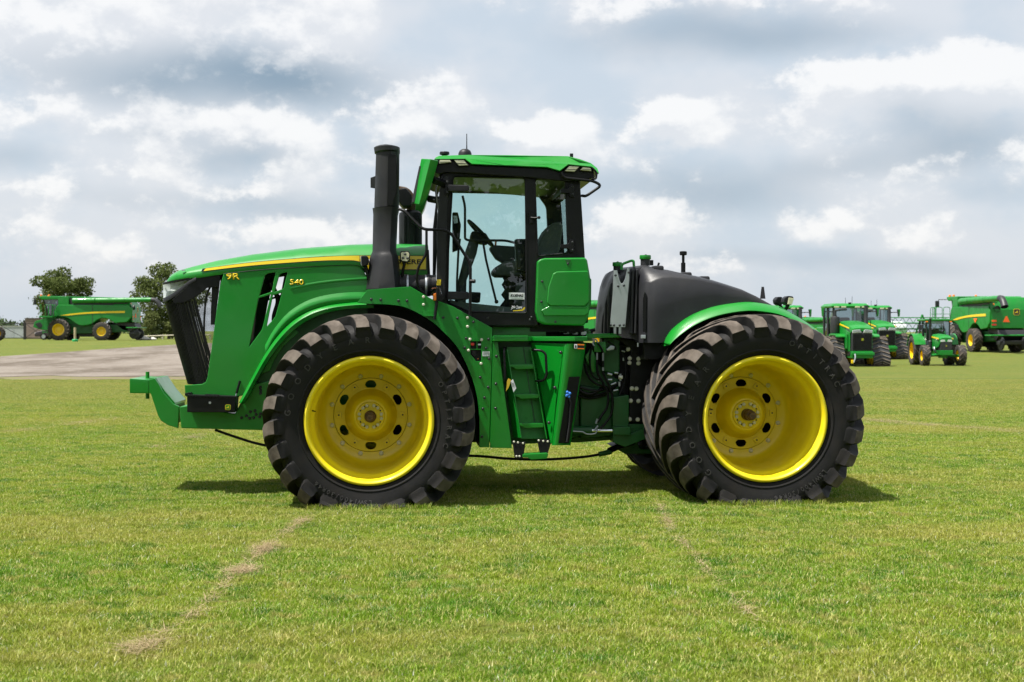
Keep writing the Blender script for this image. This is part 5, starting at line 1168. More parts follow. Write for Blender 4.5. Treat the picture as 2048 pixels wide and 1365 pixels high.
slab('yellow_tie', loc([(1014, 762), (1017, 757), (1022, 760), (1020, 768), (1017, 776), (1012, 783), (1013.5, 772)], .888), TAGY, HT)
q0 = P(1137, 789, .885); q = world_of(q0); rag = MB()
rr_ = random.Random(3)
for k in range(7):
    a = Vector((rr_.uniform(-.02, .02), rr_.uniform(-.02, .0), rr_.uniform(-.03, .03))); rag.lathe([(.001, -.018), (.014, -.010), (.016, .004), (.007, .014), (.001, .018)], 7, tuple(a), 'z')
o = rag.build('blue_plug', BLUE); o.location = q; o.rotation_euler = (0, 0, YAW); tag(o, 'small crumpled blue rag stuffed on a hose in the black opening', 'rag')

# longer blades left standing against the tyres
def tyre_grass():
    r = np.random.default_rng(91); pts = []
    for u in (UF, UR):
        for _ in range(1500):
            p = world_of(Vector((u + r.uniform(-.62, .62), r.normal(-.035, .03), 0))); pts.append((p.x, p.y, 0.0))
        for _ in range(500):
            p = world_of(Vector((u + r.choice([-1, 1]) * r.uniform(.45, .7), r.uniform(0, 1.3), 0))); pts.append((p.x, p.y, 0.0))
    o = bpy.data.objects.new('tall_grass', blades_mesh('tall_grass', pts, .062, .0024, .55, BLADE, 92)); COL.objects.link(o)
    tag(o, 'longer grass blades standing up against the big tyres', 'grass', kind='stuff')
tyre_grass()
# ================================================================== machines in the background
BGREEN = mat('green_paint_far', (0.003, 0.195, 0.018), 0.38, coat=0.3, spec=.4, var=.08, vscale=1.0, dirt=(.05, .10, .04), damt=.15)
BYEL = mat('yellow_paint_far', (0.80, 0.55, 0.006), 0.42, coat=.2)
BBLK = mat('black_far', (0.020, 0.021, 0.023), 0.5)
BRUB = mat('tyre_rubber_far', (0.030, 0.027, 0.025), 0.75, var=.25, vscale=5, dirt=(.11, .085, .062), dscale=3, damt=.55)
BLUG = mat('dusty_lug_far', (0.15, 0.122, 0.098), 0.85, var=.25, vscale=6)
_wc = {}
def ag_wheel(parent, c, r, w, rim, axis='y', n=20, side=-1, bar=.052):
    """farm tyre with chevron bars, dished yellow rim; side: which end of the axle shows the dish"""
    key = (r, w, rim, axis, n)
    if key not in _wc:
        m = MB(); h = w / 2
        prof = [(rim, -h * .78), (rim * 1.1, -h * .96), (r * .82, -h), (r * .92, -h * .9), (r * .955, -h * .7), (r * .96, 0), (r * .955, h * .7), (r * .92, h * .9), (r * .82, h), (rim * 1.1, h * .96), (rim, h * .78)]
        m.lathe(prof, 40, axis='y')
        for i in range(n):
            for s in (-1, 1):
                a0 = 2 * math.pi * (i + (.5 if s > 0 else 0)) / n; secs = []
                for (rb, rt, y, da, ww) in ((.84, .87, 1.0, 0, .055), (.93, .99, .93, .02, .065), (.955, 1.0, .6, .13, .055), (.955, 1.0, .05, .32, .045)):
                    pts = []
                    for rr_, k in ((rb - .02, -.6), (rt, -.4), (rt, .4), (rb - .02, .6)):
                        a = a0 + da + k * ww * bar / .052 / .8; pts.append((rr_ * r * math.cos(a), s * y * h * 1.01, rr_ * r * math.sin(a)))
                    secs.append(pts)
                n0 = len(m.f); m.loft(secs)
                for q in range(n0, len(m.f)):
                    if (q - n0) % 3 == 1: m.mi[q] = 1
        ty = m.build('tyre', [BRUB, BLUG], None, 0, 40, merge=False)
        rm = MB().lathe([(rim * .98, h * .8), (rim * 1.06, -h * .75), (rim * 1.04, -h * .86), (rim * .96, -h * .86), (rim * .88, -h * .55), (rim * .82, -h * .05), (rim * .55, 0), (rim * .50, -h * .12), (rim * .28, -h * .16), (rim * .26, -h * .3), (.001, -h * .3)], 32).build('wheel', BYEL, None, 0, 30, merge=False)
        _wc[key] = (rm.data, ty.data); bpy.data.objects.remove(rm); bpy.data.objects.remove(ty)
    rd, td = _wc[key]
    o = bpy.data.objects.new('wheel', rd); COL.objects.link(o); o.parent = parent; o.location = c
    rz = 0.0 if axis == 'y' else R(90)
    o.rotation_euler = (0, 0, rz + (0 if side < 0 else math.pi))
    t = bpy.data.objects.new('tyre', td); COL.objects.link(t); t.parent = o
    return o

# ---------------------------------------------------------------- combine harvester (forward = -x, unloading auger on its left side = -y)
def combine(label, loc, rz, group='combine harvesters'):
    T_ = thing('combine_harvester', label, 'combine', loc, rz, group)
    c = lambda x, y: ((x - 130) / 22.0, (681 - y) / 22.0)
    def prm(name, px, y0, y1, m, par=None, bev=.03, seg=2): return MB().prism([c(*q) for q in px], y0, y1).build(name, m, par or T_, bev, seg=seg)
    hull = [(127, 610.6), (195, 610.6), (267, 611.6), (273, 619), (272, 636), (262, 645), (239, 647)] + smooth2([(236, 645), (230, 641), (222, 638), (213, 637.5), (204, 641), (196, 647), (187, 650.5), (172, 652), (162, 648), (152, 641), (142, 636), (121, 633)], 2) + [(118, 630), (123, 616)]
    body = prm('body', hull, -1.55, 1.55, BGREEN, None, .07)
    prm('panel_seam', [(194.6, 611), (195.6, 611), (195.6, 649), (194.6, 649)], -1.558, -1.5, BBLK, body, 0)
    for y0, y1 in ((-1.575, -1.5), (1.5, 1.575)):
        prm('stripe', smooth2([(131, 632), (148, 629), (166, 627), (195, 624.8), (230, 623.5), (259, 623)], 3) + smooth2([(259, 627), (230, 627.2), (195, 628), (166, 630), (148, 632)], 3), y0, y1, BYEL, body, 0)
    prm('grain_tank', [(127, 594.5), (148, 594), (195, 595), (233, 596), (250, 606), (250, 611), (127, 611)], -.95, 1.5, BGREEN, None, .04)
    prm('tank_front_block', [(127, 594.3), (148, 594.3), (148, 610.8), (127, 610.8)], -1.5, -.9, BGREEN, None, .04)
    prm('auger_bay', [(150, 598), (268, 606), (268, 612), (150, 612)], -1.4, -.9, BBLK, None, .0)
    prm('rear_deck', [(233, 599), (262, 601), (268, 612), (233, 612)], -1.0, 1.45, BGREEN, None, .04)
    ca = lambda x, y, v: Vector((c(x, y)[0], v, c(x, y)[1]))
    au = MB().tube([ca(156, 603, -1.35), ca(172, 602.5, -1.45), ca(230, 602, -1.55), ca(313, 601, -1.62)], [.27, .24, .22, .20], 16).build('unloading_auger', BGREEN, T_)
    for x in (200, 258): MB().lathe([(.235, -.04), (.245, -.03), (.245, .03), (.235, .04)], 16, tuple(ca(x, 601.8, -1.58)), 'x').build('auger_band', BGREEN, au)
    MB().tube([ca(311, 601, -1.62), ca(319, 602, -1.63), ca(325, 607, -1.64), ca(329, 614, -1.64)], [.22, .23, .23, .26], 14, caps=False).build('auger_spout', BBLK, au)
    cab = prm('cab', [(94, 600), (125, 600), (125, 620), (119, 632), (103, 632), (99, 616)], -.9, .9, DARKGLASS, None, 0)
    for px in ([(93, 600), (95, 600), (101, 616), (105, 632), (102, 632), (97.5, 616)], [(123, 600), (126, 600), (126, 634), (122, 634)], [(100, 630), (126, 630), (126, 636), (101, 636)]):
        prm('cab_post', px, -.93, -.85, BBLK, cab, 0); prm('cab_post', px, .85, .93, BBLK, cab, 0)
    prm('cab_inside', [(112, 612), (124, 610), (124, 630), (106, 630)], -.5, .5, BBLK, cab, .05)
    prm('cab_roof', [(86, 595), (90, 593.5), (128, 593.5), (128, 600), (94, 600.5), (88, 598)], -1.2, 1.2, BGREEN, cab, .05)
    for x, y in ((90, -1.0), (106, -1.0), (90, 1.0), (268, -1.2)): MB().lathe([(.09, 0), (.10, .06), (.07, .14), (.001, .16)], 10, tuple(ca(x, 593.6 if x < 200 else 611, y)), 'z').build('beacon', ORANGE, cab)
    prm('front_frame', [(98, 636), (128, 634), (150, 642), (170, 653), (170, 666), (110, 668), (98, 660)], -.95, .95, BGREEN, None, .03)
    fh = prm('feeder_house', [(72, 655), (74, 646), (78, 642), (97, 638), (104, 640), (104, 660), (96, 661), (84, 659)], -.75, .75, BGREEN, None, .03)
    prm('feeder_drum', [(76, 648), (86, 645), (92, 652), (84, 658)], -.80, .80, BBLK, fh, .02)
    prm('chassis', [(140, 648), (236, 650), (262, 652), (262, 664), (160, 668), (140, 668)], -1.0, 1.0, GREEN_D, None, .03)
    prm('lower_pan', [(160, 664), (200, 664), (196, 674), (166, 674)], -.6, .6, BBLK, None, .03)
    ld = MB()
    LAD_ = prm('ladder', [(98.5, 636), (99.5, 636), (99.5, 668), (98.5, 668)], -1.85, -1.78, BGREEN, None, 0)
    prm('ladder_rail', [(108.5, 636), (109.5, 636), (109.5, 668), (108.5, 668)], -1.85, -1.78, BGREEN, LAD_, 0)
    for k in range(5): prm('ladder_step', [(99, 640 + 6 * k), (109, 640 + 6 * k), (109, 641.5 + 6 * k), (99, 641.5 + 6 * k)], -1.9, -1.68, BGREEN, LAD_, 0)
    prm('platform', [(98, 633), (124, 633), (124, 636), (98, 636)], -2.7, -.9, BGREEN, None, .01)
    rail = None
    for ya_, yb_, xx in ((-2.66, -2.2, 124), (-2.1, -1.62, 124), (-2.66, -2.3, 100)):
        o = MB().tube(round_path([ca(xx, 634, ya_), ca(xx, 611, ya_), ca(xx, 611, yb_), ca(xx, 634, yb_)], .15), .024, 6).build('railing', BGREEN, T_)
        MB().tube([ca(xx, 622, ya_), ca(xx, 622, yb_)], .02, 6).build('rail_bar', BGREEN, o)
    for x0, x1 in ((110, 116), (117, 124)):
        o = MB().tube(round_path([ca(x0, 634, -2.68), ca(x0, 611, -2.68), ca(x1, 611, -2.68), ca(x1, 634, -2.68)], .15), .024, 6).build('railing', BGREEN, T_)
    MB().tube([ca(88, 598, -1.2), ca(84, 598, -1.75), ca(84, 601, -1.8)], .035, 6).build('mirror_arm', BBLK, cab)
    prm('mirror', [(82, 600), (86, 600), (86, 611), (82, 611)], -2.0, -1.72, BBLK, cab, .04)
    ag_wheel(T_, (0, -1.60, .96), .98, .80, .52, side=-1, n=18); ag_wheel(T_, (0, 1.60, .96), .98, .80, .52, side=1, n=18)
    ag_wheel(T_, ((213.5 - 130) / 22, -1.50, .80), .84, .62, .40, side=-1, n=18); ag_wheel(T_, ((213.5 - 130) / 22, 1.50, .80), .84, .62, .40, side=1, n=18)
    MB().cyl((0, -1.3, .96), (0, 1.3, .96), .22, 12).build('front_axle', GREEN_D, T_); MB().cyl(((213.5 - 130) / 22, -1.3, .8), ((213.5 - 130) / 22, 1.3, .8), .15, 12).build('rear_axle', BGREEN, T_)
    ch = prm('straw_chopper', [(236, 647), (262, 645), (274, 648), (278, 656), (266, 664), (250, 660)], -1.0, 1.0, BBLK, None, .03)
    prm('spreader', [(264, 664), (280, 664), (279, 670), (267, 671)], -.95, .95, BBLK, ch, .04)
    for y_ in (-.75, .75): MB().lathe([(.001, -.10), (.30, -.10), (.48, -.06), (.48, .06), (.30, .10), (.001, .10)], 20, tuple(ca(273, 668, y_)), 'y').build('spreader_disc', BBLK, ch)
    MB().tube([ca(262, 656, -1.65), ca(283, 656, -1.65), ca(283, 656, 1.65), ca(262, 656, 1.65)], .05, 8).build('rear_bumper', BGREEN, ch)
    # rear face: engine hood, emblem, slow vehicle triangle, lamps
    xr = (272 - 130) / 22
    MB().add([(xr - .05, -1.5, 1.7), (xr - .05, 1.5, 1.7), (xr - .05, 1.5, 3.15), (xr - .05, -1.5, 3.15), (xr - .45, -1.3, 3.75), (xr - .45, 1.45, 3.75), (xr - 1.6, -1.0, 3.8), (xr - 1.6, 1.45, 3.8), (xr - 1.6, -1.5, 3.1), (xr - 1.6, 1.5, 3.1)], [(0, 1, 2, 3), (3, 2, 5, 4), (4, 5, 7, 6), (3, 4, 6, 8), (2, 9, 7, 5)]).build('engine_hood', BGREEN, T_, .0)
    rear = MB().box(xr - .02, xr + .06, -1.45, 1.45, 1.62, 2.95).build('rear_door', BGREEN, T_, .05)
    fx = xr + .062
    def on_rear(name, pts, m, d=.012, par=None): return MB().prism(pts, fx, fx + d, axis='x').build(name, m, par or rear, smooth=False)
    on_rear('slow_vehicle_triangle', [(-.62, 2.05), (-.14, 2.05), (-.34, 2.46), (-.42, 2.46)], FLUO)
    e = on_rear('emblem', [(.18, 2.52), (.50, 2.52), (.56, 2.60), (.56, 2.90), (.50, 2.96), (.18, 2.96), (.12, 2.90), (.12, 2.60)], BYEL, .01)
    on_rear('emblem_field', [(.19, 2.55), (.49, 2.55), (.53, 2.61), (.53, 2.89), (.49, 2.93), (.19, 2.93), (.15, 2.89), (.15, 2.61)], BBLK, .014, e)
    on_rear('leaping_animal_mark', [(.34 + a * .20, 2.74 + b * .2) for a, b in ((-.7, -.1), (-.3, 0), (0, .12), (.1, .5), (.3, .3), (.5, .28), (.25, -.05), (.6, -.35), (.55, -.45), (.1, -.22), (-.3, -.28), (-.6, -.5), (-.4, -.2))], BYEL, .018, e)
    for y in (-1.25, 1.25):
        on_rear('tail_lamp', [(y - .17, 2.06), (y + .17, 2.06), (y + .17, 2.20), (y - .17, 2.20)], FLUO); on_rear('tail_lamp', [(y - .17, 1.82), (y + .17, 1.82), (y + .17, 1.93), (y - .17, 1.93)], RED)
    MB().prism([c(*q) for q in [(214, 630), (228, 630), (221, 637)]], -1.58, -1.56).build('side_reflector', FLUO, body, smooth=False)
    MB().lathe([(.001, -.02), (.20, -.02), (.22, .04), (.22, .1)], 18, (xr + .04, -1.05, 2.95), 'x').build('round_intake', BBLK, rear)
    return T_
_gl = at(130, 681, 129); c1 = combine('green combine harvester with a yellow stripe parked side-on beyond the gravel road', (_gl.x, 129, gz(_gl.x, 129)), 0)
def place(o, label, X, Y, rz, dz=0.0):
    k = copy_tree(o); k.location = (X, Y, gz(X, Y) + dz); k.rotation_euler = (0, 0, rz); k['label'] = label; return k
c2 = place(c1, 'combine harvester seen from behind with an orange triangle and a round black intake', 33.7, 104, R(-85))
c3 = place(c1, 'combine harvester half hidden behind the tracked tractors, its black spout pointing down', at(1612, 660, 165).x, 165, R(-70))
c4 = place(c1, 'combine harvester glimpsed through the gap between cab and fuel tank of the big tractor', at(1181, 660, 118).x, 118, R(-60))

for o in [q for q in c1.children_recursive if q.name.startswith('side_reflector')]: bpy.data.objects.remove(o)

# ---------------------------------------------------------------- tracked tractor (forward = -y)
def tracked(label, X, Y, rz, group='tracked tractors'):
    T_ = thing('tracked_tractor', label, 'tractor', (X, Y, gz(X, Y)), rz, group)
    def bx(name, x0, x1, y0, y1, z0, z1, m, par=None, bev=.02): return MB().box(x0, x1, y0, y1, z0, z1).build(name, m, par or T_, bev)
    # hood
    secs = []
    for y, hw, zb, zs, zt in ((-3.30, .50, 1.78, 1.84, 1.92), (-3.15, .54, 1.72, 1.90, 2.00), (-2.5, .57, 1.45, 2.02, 2.15), (-1.6, .60, 1.40, 2.12, 2.26), (-.85, .62, 1.40, 2.18, 2.32)):
        secs.append([(-hw, y, zb), (-hw * 1.01, y, zs), (-hw * .93, y, zs + (zt - zs) * .75), (-hw * .6, y, zt), (0, y, zt + .02), (hw * .6, y, zt), (hw * .93, y, zs + (zt - zs) * .75), (hw * 1.01, y, zs), (hw, y, zb)])
    m = MB().loft(secs); m.add(secs[0], [tuple(range(9))]); m.add(secs[-1], [tuple(range(9))]); hood = m.build('hood', BGREEN, T_, ang=35)
    for s in (-1, 1):
        MB().prism([(-3.1, 1.90), (-.9, 2.14), (-.9, 2.22), (-3.1, 1.95)], s * .60, s * .625, axis='x').build('stripe', BYEL, hood, smooth=False)
        bx('side_panel', s * .50 if s > 0 else -.57, .57 if s > 0 else -.50, -3.0, -.9, .75, 1.75, BGREEN, hood, .03)
        hl = MB().prism([(s * .05, 1.70), (s * .50, 1.68), (s * .50, 1.83), (s * .12, 1.86)], -3.36, -3.28).build('headlight', HEADM, T_, .01)
        MB().prism([(s * .07, 1.715), (s * .485, 1.70), (s * .485, 1.82), (s * .13, 1.845)], -3.385, -3.375).build('headlight_lens', CLEAR, hl, smooth=False)
    gr = bx('grille', -.50, .50, -3.34, -2.9, .78, 1.72, BBLK, None, .05)
    for k in range(17): bx('grille_bar', -.47 + .0555 * k, -.445 + .0555 * k, -3.362, -3.33, .84, 1.62, BLACK, gr, 0)
    emblem(0, 1.36, .06, -3.372, gr, BYEL, BGREEN, BYEL)
    fr = bx('front_frame', -.52, .52, -3.42, -2.2, .42, .78, BGREEN, None, .03); bx('front_weight_bar', -.58, .58, -3.50, -3.38, .56, .72, BGREEN, fr, .03)
    MB().tube(round_path([(-.42, -3.5, .64), (-.42, -3.58, .45), (-.50, -3.6, .22)], .08), .035, 8).build('tow_hook', STEEL, fr); MB().box(-.62, -.50, -3.6, -3.5, .16, .34).build('hook_block', BYEL, fr, .02)
    bx('undercarriage', -.55, .55, -3.0, 3.0, .55, 1.0, BBLK, None, .03); bx('rear_body', -.8, .8, 1.0, 3.1, 1.0, 2.0, BGREEN, None, .08)
    # cab
    cab = MB().loft([[(-.78, -.85, 1.55), (.78, -.85, 1.55), (.86, 1.0, 1.55), (-.86, 1.0, 1.55)], [(-.84, -.80, 3.02), (.84, -.80, 3.02), (.86, 1.0, 3.02), (-.86, 1.0, 3.02)]], True, True).build('cab', DARKGLASS, T_, smooth=False)
    for x, y in ((-.80, -.83), (.80, -.83), (-.86, .15), (.86, .15), (-.86, 1.0), (.86, 1.0)): MB().tube([(x, y, 1.5), (x * 1.03, y, 3.04)], .06, 6).build('cab_post', BBLK, cab)
    bx('cab_floor', -.84, .84, -.86, 1.02, 1.30, 1.62, BGREEN, cab, .03); bx('seat', -.3, .3, .1, .6, 1.6, 2.5, SEAT, cab, .1); MB().lathe([(.18, 0), (.2, .02), (.18, .04)], 16, (0, -.35, 2.25), 'z').build('steering_wheel', BBLK, cab)
    roof = MB().loft([[(-.98, -1.05, 3.0), (.98, -1.05, 3.0), (.98, 1.2, 3.0), (-.98, 1.2, 3.0)], [(-1.0, -1.08, 3.09), (1.0, -1.08, 3.09), (1.0, 1.22, 3.09), (-1.0, 1.22, 3.09)], [(-.85, -.85, 3.22), (.85, -.85, 3.22), (.85, 1.05, 3.22), (-.85, 1.05, 3.22)]], True, True).build('roof', BGREEN, cab, .02)
    for x in (-.72, -.36, .36, .72): bx('work_light', x - .13, x + .13, -1.10, -1.0, 2.99, 3.07, LENS, roof, .01)
    bx('roof_light', -.07, .07, -.95, -.85, 3.21, 3.27, BBLK, roof, .01)
    MB().tube([(.5, .5, 3.2), (.5, .5, 3.62)], .012, 5).build('antenna', BBLK, roof); MB().tube([(.2, .7, 3.2), (.2, .7, 3.55)], .012, 5).build('antenna', BBLK, roof)
    # stack, canister, mirrors
    MB().tube([(.80, -1.05, 1.35), (.80, -1.05, 1.75), (.80, -1.05, 1.8), (.80, -1.05, 3.12)], [.17, .15, .11, .11], 12).build('exhaust_stack', BBLK, T_)
    MB().lathe([(.10, 1.45), (.22, 1.62), (.24, 1.75), (.24, 2.42), (.22, 2.5), (.08, 2.56), (.07, 2.85)], 20, (-.82, -1.10, 0), 'z', caps=True).build('air_canister', BBLK, T_)
    MB().tube([(-.82, -1.1, 2.82), (-.6, -1.1, 2.88), (-.2, -1.05, 2.9)], .05, 8).build('canister_pipe', BBLK, T_)
    for s in (-1, 1):
        a = MB().tube([(s * .85, -.85, 2.78), (s * 1.35, -.95, 2.80)], .03, 6).build('mirror_arm', BBLK, T_)
        MB().prism([(s * 1.32, 2.98), (s * 1.50, 2.99), (s * 1.47, 2.55), (s * 1.38, 2.52)], -1.05, -.92).build('mirror', BGREEN, a, .02); MB().prism([(s * 1.32, 2.96), (s * 1.37, 2.97), (s * 1.41, 2.54), (s * 1.38, 2.53)], -1.06, -.91).build('mirror_glass', BBLK, a, .005)
        fd = MB().prism([(-2.5, 1.52), (-2.3, 1.62), (-1.3, 1.66), (-.9, 1.5), (-.9, 1.44), (-1.35, 1.58), (-2.3, 1.55), (-2.5, 1.46)], s * .58, s * 1.12, axis='x').build('fender', BGREEN, T_, .01)
        bx('fender_wall', min(s * .58, s * .66), max(s * .58, s * .66), -2.8, -.9, .9, 1.62, BGREEN, fd, .01)
    # tracks
    for s in (-1, 1):
        for yc in (-1.95, 1.95):
            prof = smooth2([(-.34, 1.34), (0, 1.48), (.34, 1.34), (.66, .80), (.92, .32), (.84, .06), (.45, .015), (0, .01), (-.45, .015), (-.84, .06), (-.92, .32), (-.66, .80), (-.34, 1.34)], 5)[:-1]
            mb = MB(); x0, x1 = s * 1.14 - .43, s * 1.14 + .43
            k = len(prof); outer = [(x0, yc + a, z) for a, z in prof], [(x1, yc + a, z) for a, z in prof]
            cx_, cz_ = yc, .55; inn = [(yc + a * .90, .55 + (z - .55) * .90) for a, z in prof]
            mb.loft([[(x0, a, z) for a, z in inn], outer[0], outer[1], [(x1, a, z) for a, z in inn]], True)
            n0 = len(mb.f)
            P2 = [Vector((0, yc + a, z)) for a, z in prof]
            for i in range(0, k, 2):
                for f2 in (0.0,):
                    for sg in (-1, 1):
                        j, l = i, (i + 1) % k; p = P2[j].lerp(P2[l], f2); t = (P2[l] - P2[j]).normalized(); nrm = Vector((0, t.z, -t.y));
                        if nrm.dot(p - Vector((0, yc, .55))) < 0: nrm = -nrm
                        xa, xb = s * 1.14 + sg * .02, s * 1.14 + sg * .425; sh = t * .075
                        q = [Vector((xa, p.y, p.z)) - t * .022 + sh, Vector((xa, p.y, p.z)) + t * .022 + sh, Vector((xb, p.y, p.z)) + t * .022 - sh, Vector((xb, p.y, p.z)) - t * .022 - sh]
                        up = [a + nrm * .045 for a in q]; q = [a - nrm * .02 for a in q]
                        mb.add(q + up, [(4, 5, 6, 7), (0, 1, 5, 4), (1, 2, 6, 5), (2, 3, 7, 6), (3, 0, 4, 7)], 1)
            mb.v = [(a, b, max(cc, 0.0)) for a, b, cc in mb.v]
            tk = mb.build('rubber_track', [BBLK, BLUG], T_, 0, 35, merge=False)
            side = s * 1.14 + s * .30
            for (yy, zz, rr_) in ((0, 1.02, .26), (-.62, .30, .24), (.62, .30, .24), (0, .20, .15)):
                MB().lathe([(rr_, -.30), (rr_ * 1.02, .30), (rr_ * .8, .31), (rr_ * .7, .22), (rr_ * .3, .20), (rr_ * .28, .3), (.001, .3)] if s > 0 else [(rr_, .30), (rr_ * 1.02, -.30), (rr_ * .8, -.31), (rr_ * .7, -.22), (rr_ * .3, -.20), (rr_ * .28, -.3), (.001, -.3)], 18, (s * 1.14, yc + yy, zz), 'x').build('track_wheel', BYEL, tk)
    st_ = MB().tube([(1.25, -.75, .45), (1.05, -.75, 1.75)], .035, 6).build('ladder', BGREEN, T_); MB().tube([(1.25, -.35, .45), (1.05, -.35, 1.75)], .035, 6).build('ladder_rail', BGREEN, st_)
    for k in range(4): z = .5 + .32 * k; bx('ladder_step', 1.12 - .05 * k, 1.34 - .05 * k, -.78, -.32, z, z + .04, BGREEN, st_, 0)
    for y in (-.8, -.3): MB().tube(round_path([(1.1, y, 1.6), (1.12, y, 2.35), (.92, y, 2.4)], .1), .018, 6).build('grab_rail', BBLK, st_)
    return T_
Ya = 74.6; Xa = at(1722, 700, 71.2).x
t1 = tracked('tracked tractor facing front-on with black slatted grille and V-tread rubber tracks', Xa, Ya, R(1.5))
Xb = at(1772, 700, 84.5).x
t2 = place(t1, 'second tracked tractor standing just behind the front-on tracked one, boarding steps showing', Xb, 88, R(2))
Xc = at(1592, 660, 82).x
t3 = place(t1, 'tracked tractor mostly hidden behind the rear fender, only cab and mirror showing', Xc, 86, R(3))

# ---------------------------------------------------------------- small utility tractor (forward = -y)
def utility(label, X, Y, rz):
    T_ = thing('utility_tractor', label, 'tractor', (X, Y, gz(X, Y)), rz)
    def bx(name, x0, x1, y0, y1, z0, z1, m, par=None, bev=.02): return MB().box(x0, x1, y0, y1, z0, z1).build(name, m, par or T_, bev)
    secs = []
    for y, hw, zb, zs, zt in ((-.60, .30, 1.22, 1.36, 1.44), (-.45, .34, 1.0, 1.42, 1.52), (.1, .36, .9, 1.50, 1.61), (.85, .38, .85, 1.52, 1.64)):
        secs.append([(-hw, y, zb), (-hw, y, zs), (-hw * .8, y, zt - .02), (0, y, zt + .01), (hw * .8, y, zt - .02), (hw, y, zs), (hw, y, zb)])
    m = MB().loft(secs); m.add(secs[0], [tuple(range(7))]); m.add(secs[-1], [tuple(range(7))]); hood = m.build('hood', BGREEN, T_, ang=35)
    for s in (-1, 1):
        MB().prism([(-.5, 1.36), (.85, 1.45), (.85, 1.52), (-.5, 1.42)], s * .352, s * .39, axis='x').build('stripe', BYEL, hood, smooth=False)
        MB().prism([(s * .06, 1.24), (s * .29, 1.22), (s * .29, 1.33), (s * .08, 1.34)], -.63, -.57).build('headlight', HEADM, hood, .01)
    gr = bx('grille', -.29, .29, -.62, -.2, .78, 1.24, BBLK, None, .03); emblem(0, 1.03, .035, -.632, gr, BYEL, BGREEN, BYEL)
    fr = MB().prism([(-.30, .55), (.30, .55), (.34, .80), (-.34, .80)], -.66, .9).build('front_frame', BGREEN, T_, .02)
    MB().tube([(-.80, .05, .50), (-.3, .05, .56), (.3, .05, .56), (.80, .05, .50)], .075, 8).build('front_axle', BGREEN, fr); bx('axle_pivot', -.18, .18, -.2, .3, .4, .66, BGREEN, fr, .03)
    bx('engine', -.26, .26, -.1, .85, .62, 1.2, BBLK, None, .03); bx('gearbox', -.3, .3, .85, 2.3, .45, 1.0, BGREEN, None, .04); MB().cyl((-.8, 2.05, .78), (.8, 2.05, .78), .14, 10).build('rear_axle', BGREEN, T_)
    for s in (-1, 1):
        ag_wheel(T_, (s * .92, .05, .53), .545, .38, .27, axis='x', n=14, side=-s if False else (1 if s > 0 else -1), bar=.07)
        ag_wheel(T_, (s * .90, 2.05, .76), .78, .46, .44, axis='x', n=16, side=(1 if s > 0 else -1))
        secs = []
        for a in np.linspace(20, 165, 12):
            q = R(a); y_, z_ = 2.05 - .88 * math.cos(q), .78 + .88 * math.sin(q); y2, z2 = 2.05 - .84 * math.cos(q), .78 + .84 * math.sin(q)
            secs.append([(s * .55, y_, z_), (s * 1.14, y_, z_), (s * 1.14, y2, z2), (s * .55, y2, z2)])
        MB().loft(secs, True, True).build('rear_fender', BGREEN, T_, ang=35)
        bx('mirror', s * .95 - .09, s * .95 + .09, .85, .95, 1.85, 2.12, BBLK, None, .03); MB().tube([(s * .6, .95, 2.2), (s * .95, .9, 2.05)], .02, 5).build('mirror_arm', BBLK, T_)
        bx('marker_lamp', s * .62 - .06, s * .62 + .06, .78, .84, 2.24, 2.30, ORANGE, None, .01)
    cab = MB().loft([[(-.55, .95, 1.0), (.55, .95, 1.0), (.62, 2.2, 1.25), (-.62, 2.2, 1.25)], [(-.60, .98, 2.3), (.60, .98, 2.3), (.62, 2.2, 2.3), (-.62, 2.2, 2.3)]], True, True).build('cab', DARKGLASS, T_, smooth=False)
    for x, y in ((-.58, .96), (.58, .96), (-.62, 1.6), (.62, 1.6), (-.62, 2.2), (.62, 2.2)): MB().tube([(x, y, 1.0), (x * 1.03, y, 2.32)], .035, 6).build('cab_post', BBLK, cab)
    bx('seat', -.25, .25, 1.6, 2.0, 1.1, 1.9, SEAT, cab, .08); bx('dashboard', -.22, .22, .98, 1.2, 1.2, 1.62, BBLK, cab, .03)
    bx('roof', -.74, .74, .80, 2.36, 2.30, 2.42, BGREEN, cab, .04)
    MB().tube([(-.45, .78, .75), (-.45, .78, 1.25), (-.45, .78, 1.3), (-.45, .78, 2.35), (-.45, .74, 2.44)], [.12, .12, .07, .06, .06], 10).build('exhaust_stack', BBLK, T_)
    bx('step_box', .48, .80, .95, 1.4, .35, .75, BBLK, None, .04)
    for k in range(4): MB().tube(smooth_path([(-.28, -.05 + .15 * k, .62), (-.4, .05 + .12 * k, .8 + .1 * (k % 2)), (-.3, .2 + .12 * k, 1.0)], 3), .02, 5).build('hose', [BBLK, STEEL][k % 2], T_)
    return T_
Xu = at(1886, 732, 73.2).x
utility('small utility tractor with a glazed cab and bare front axle facing front-on', Xu, 73.2, R(-1.5))

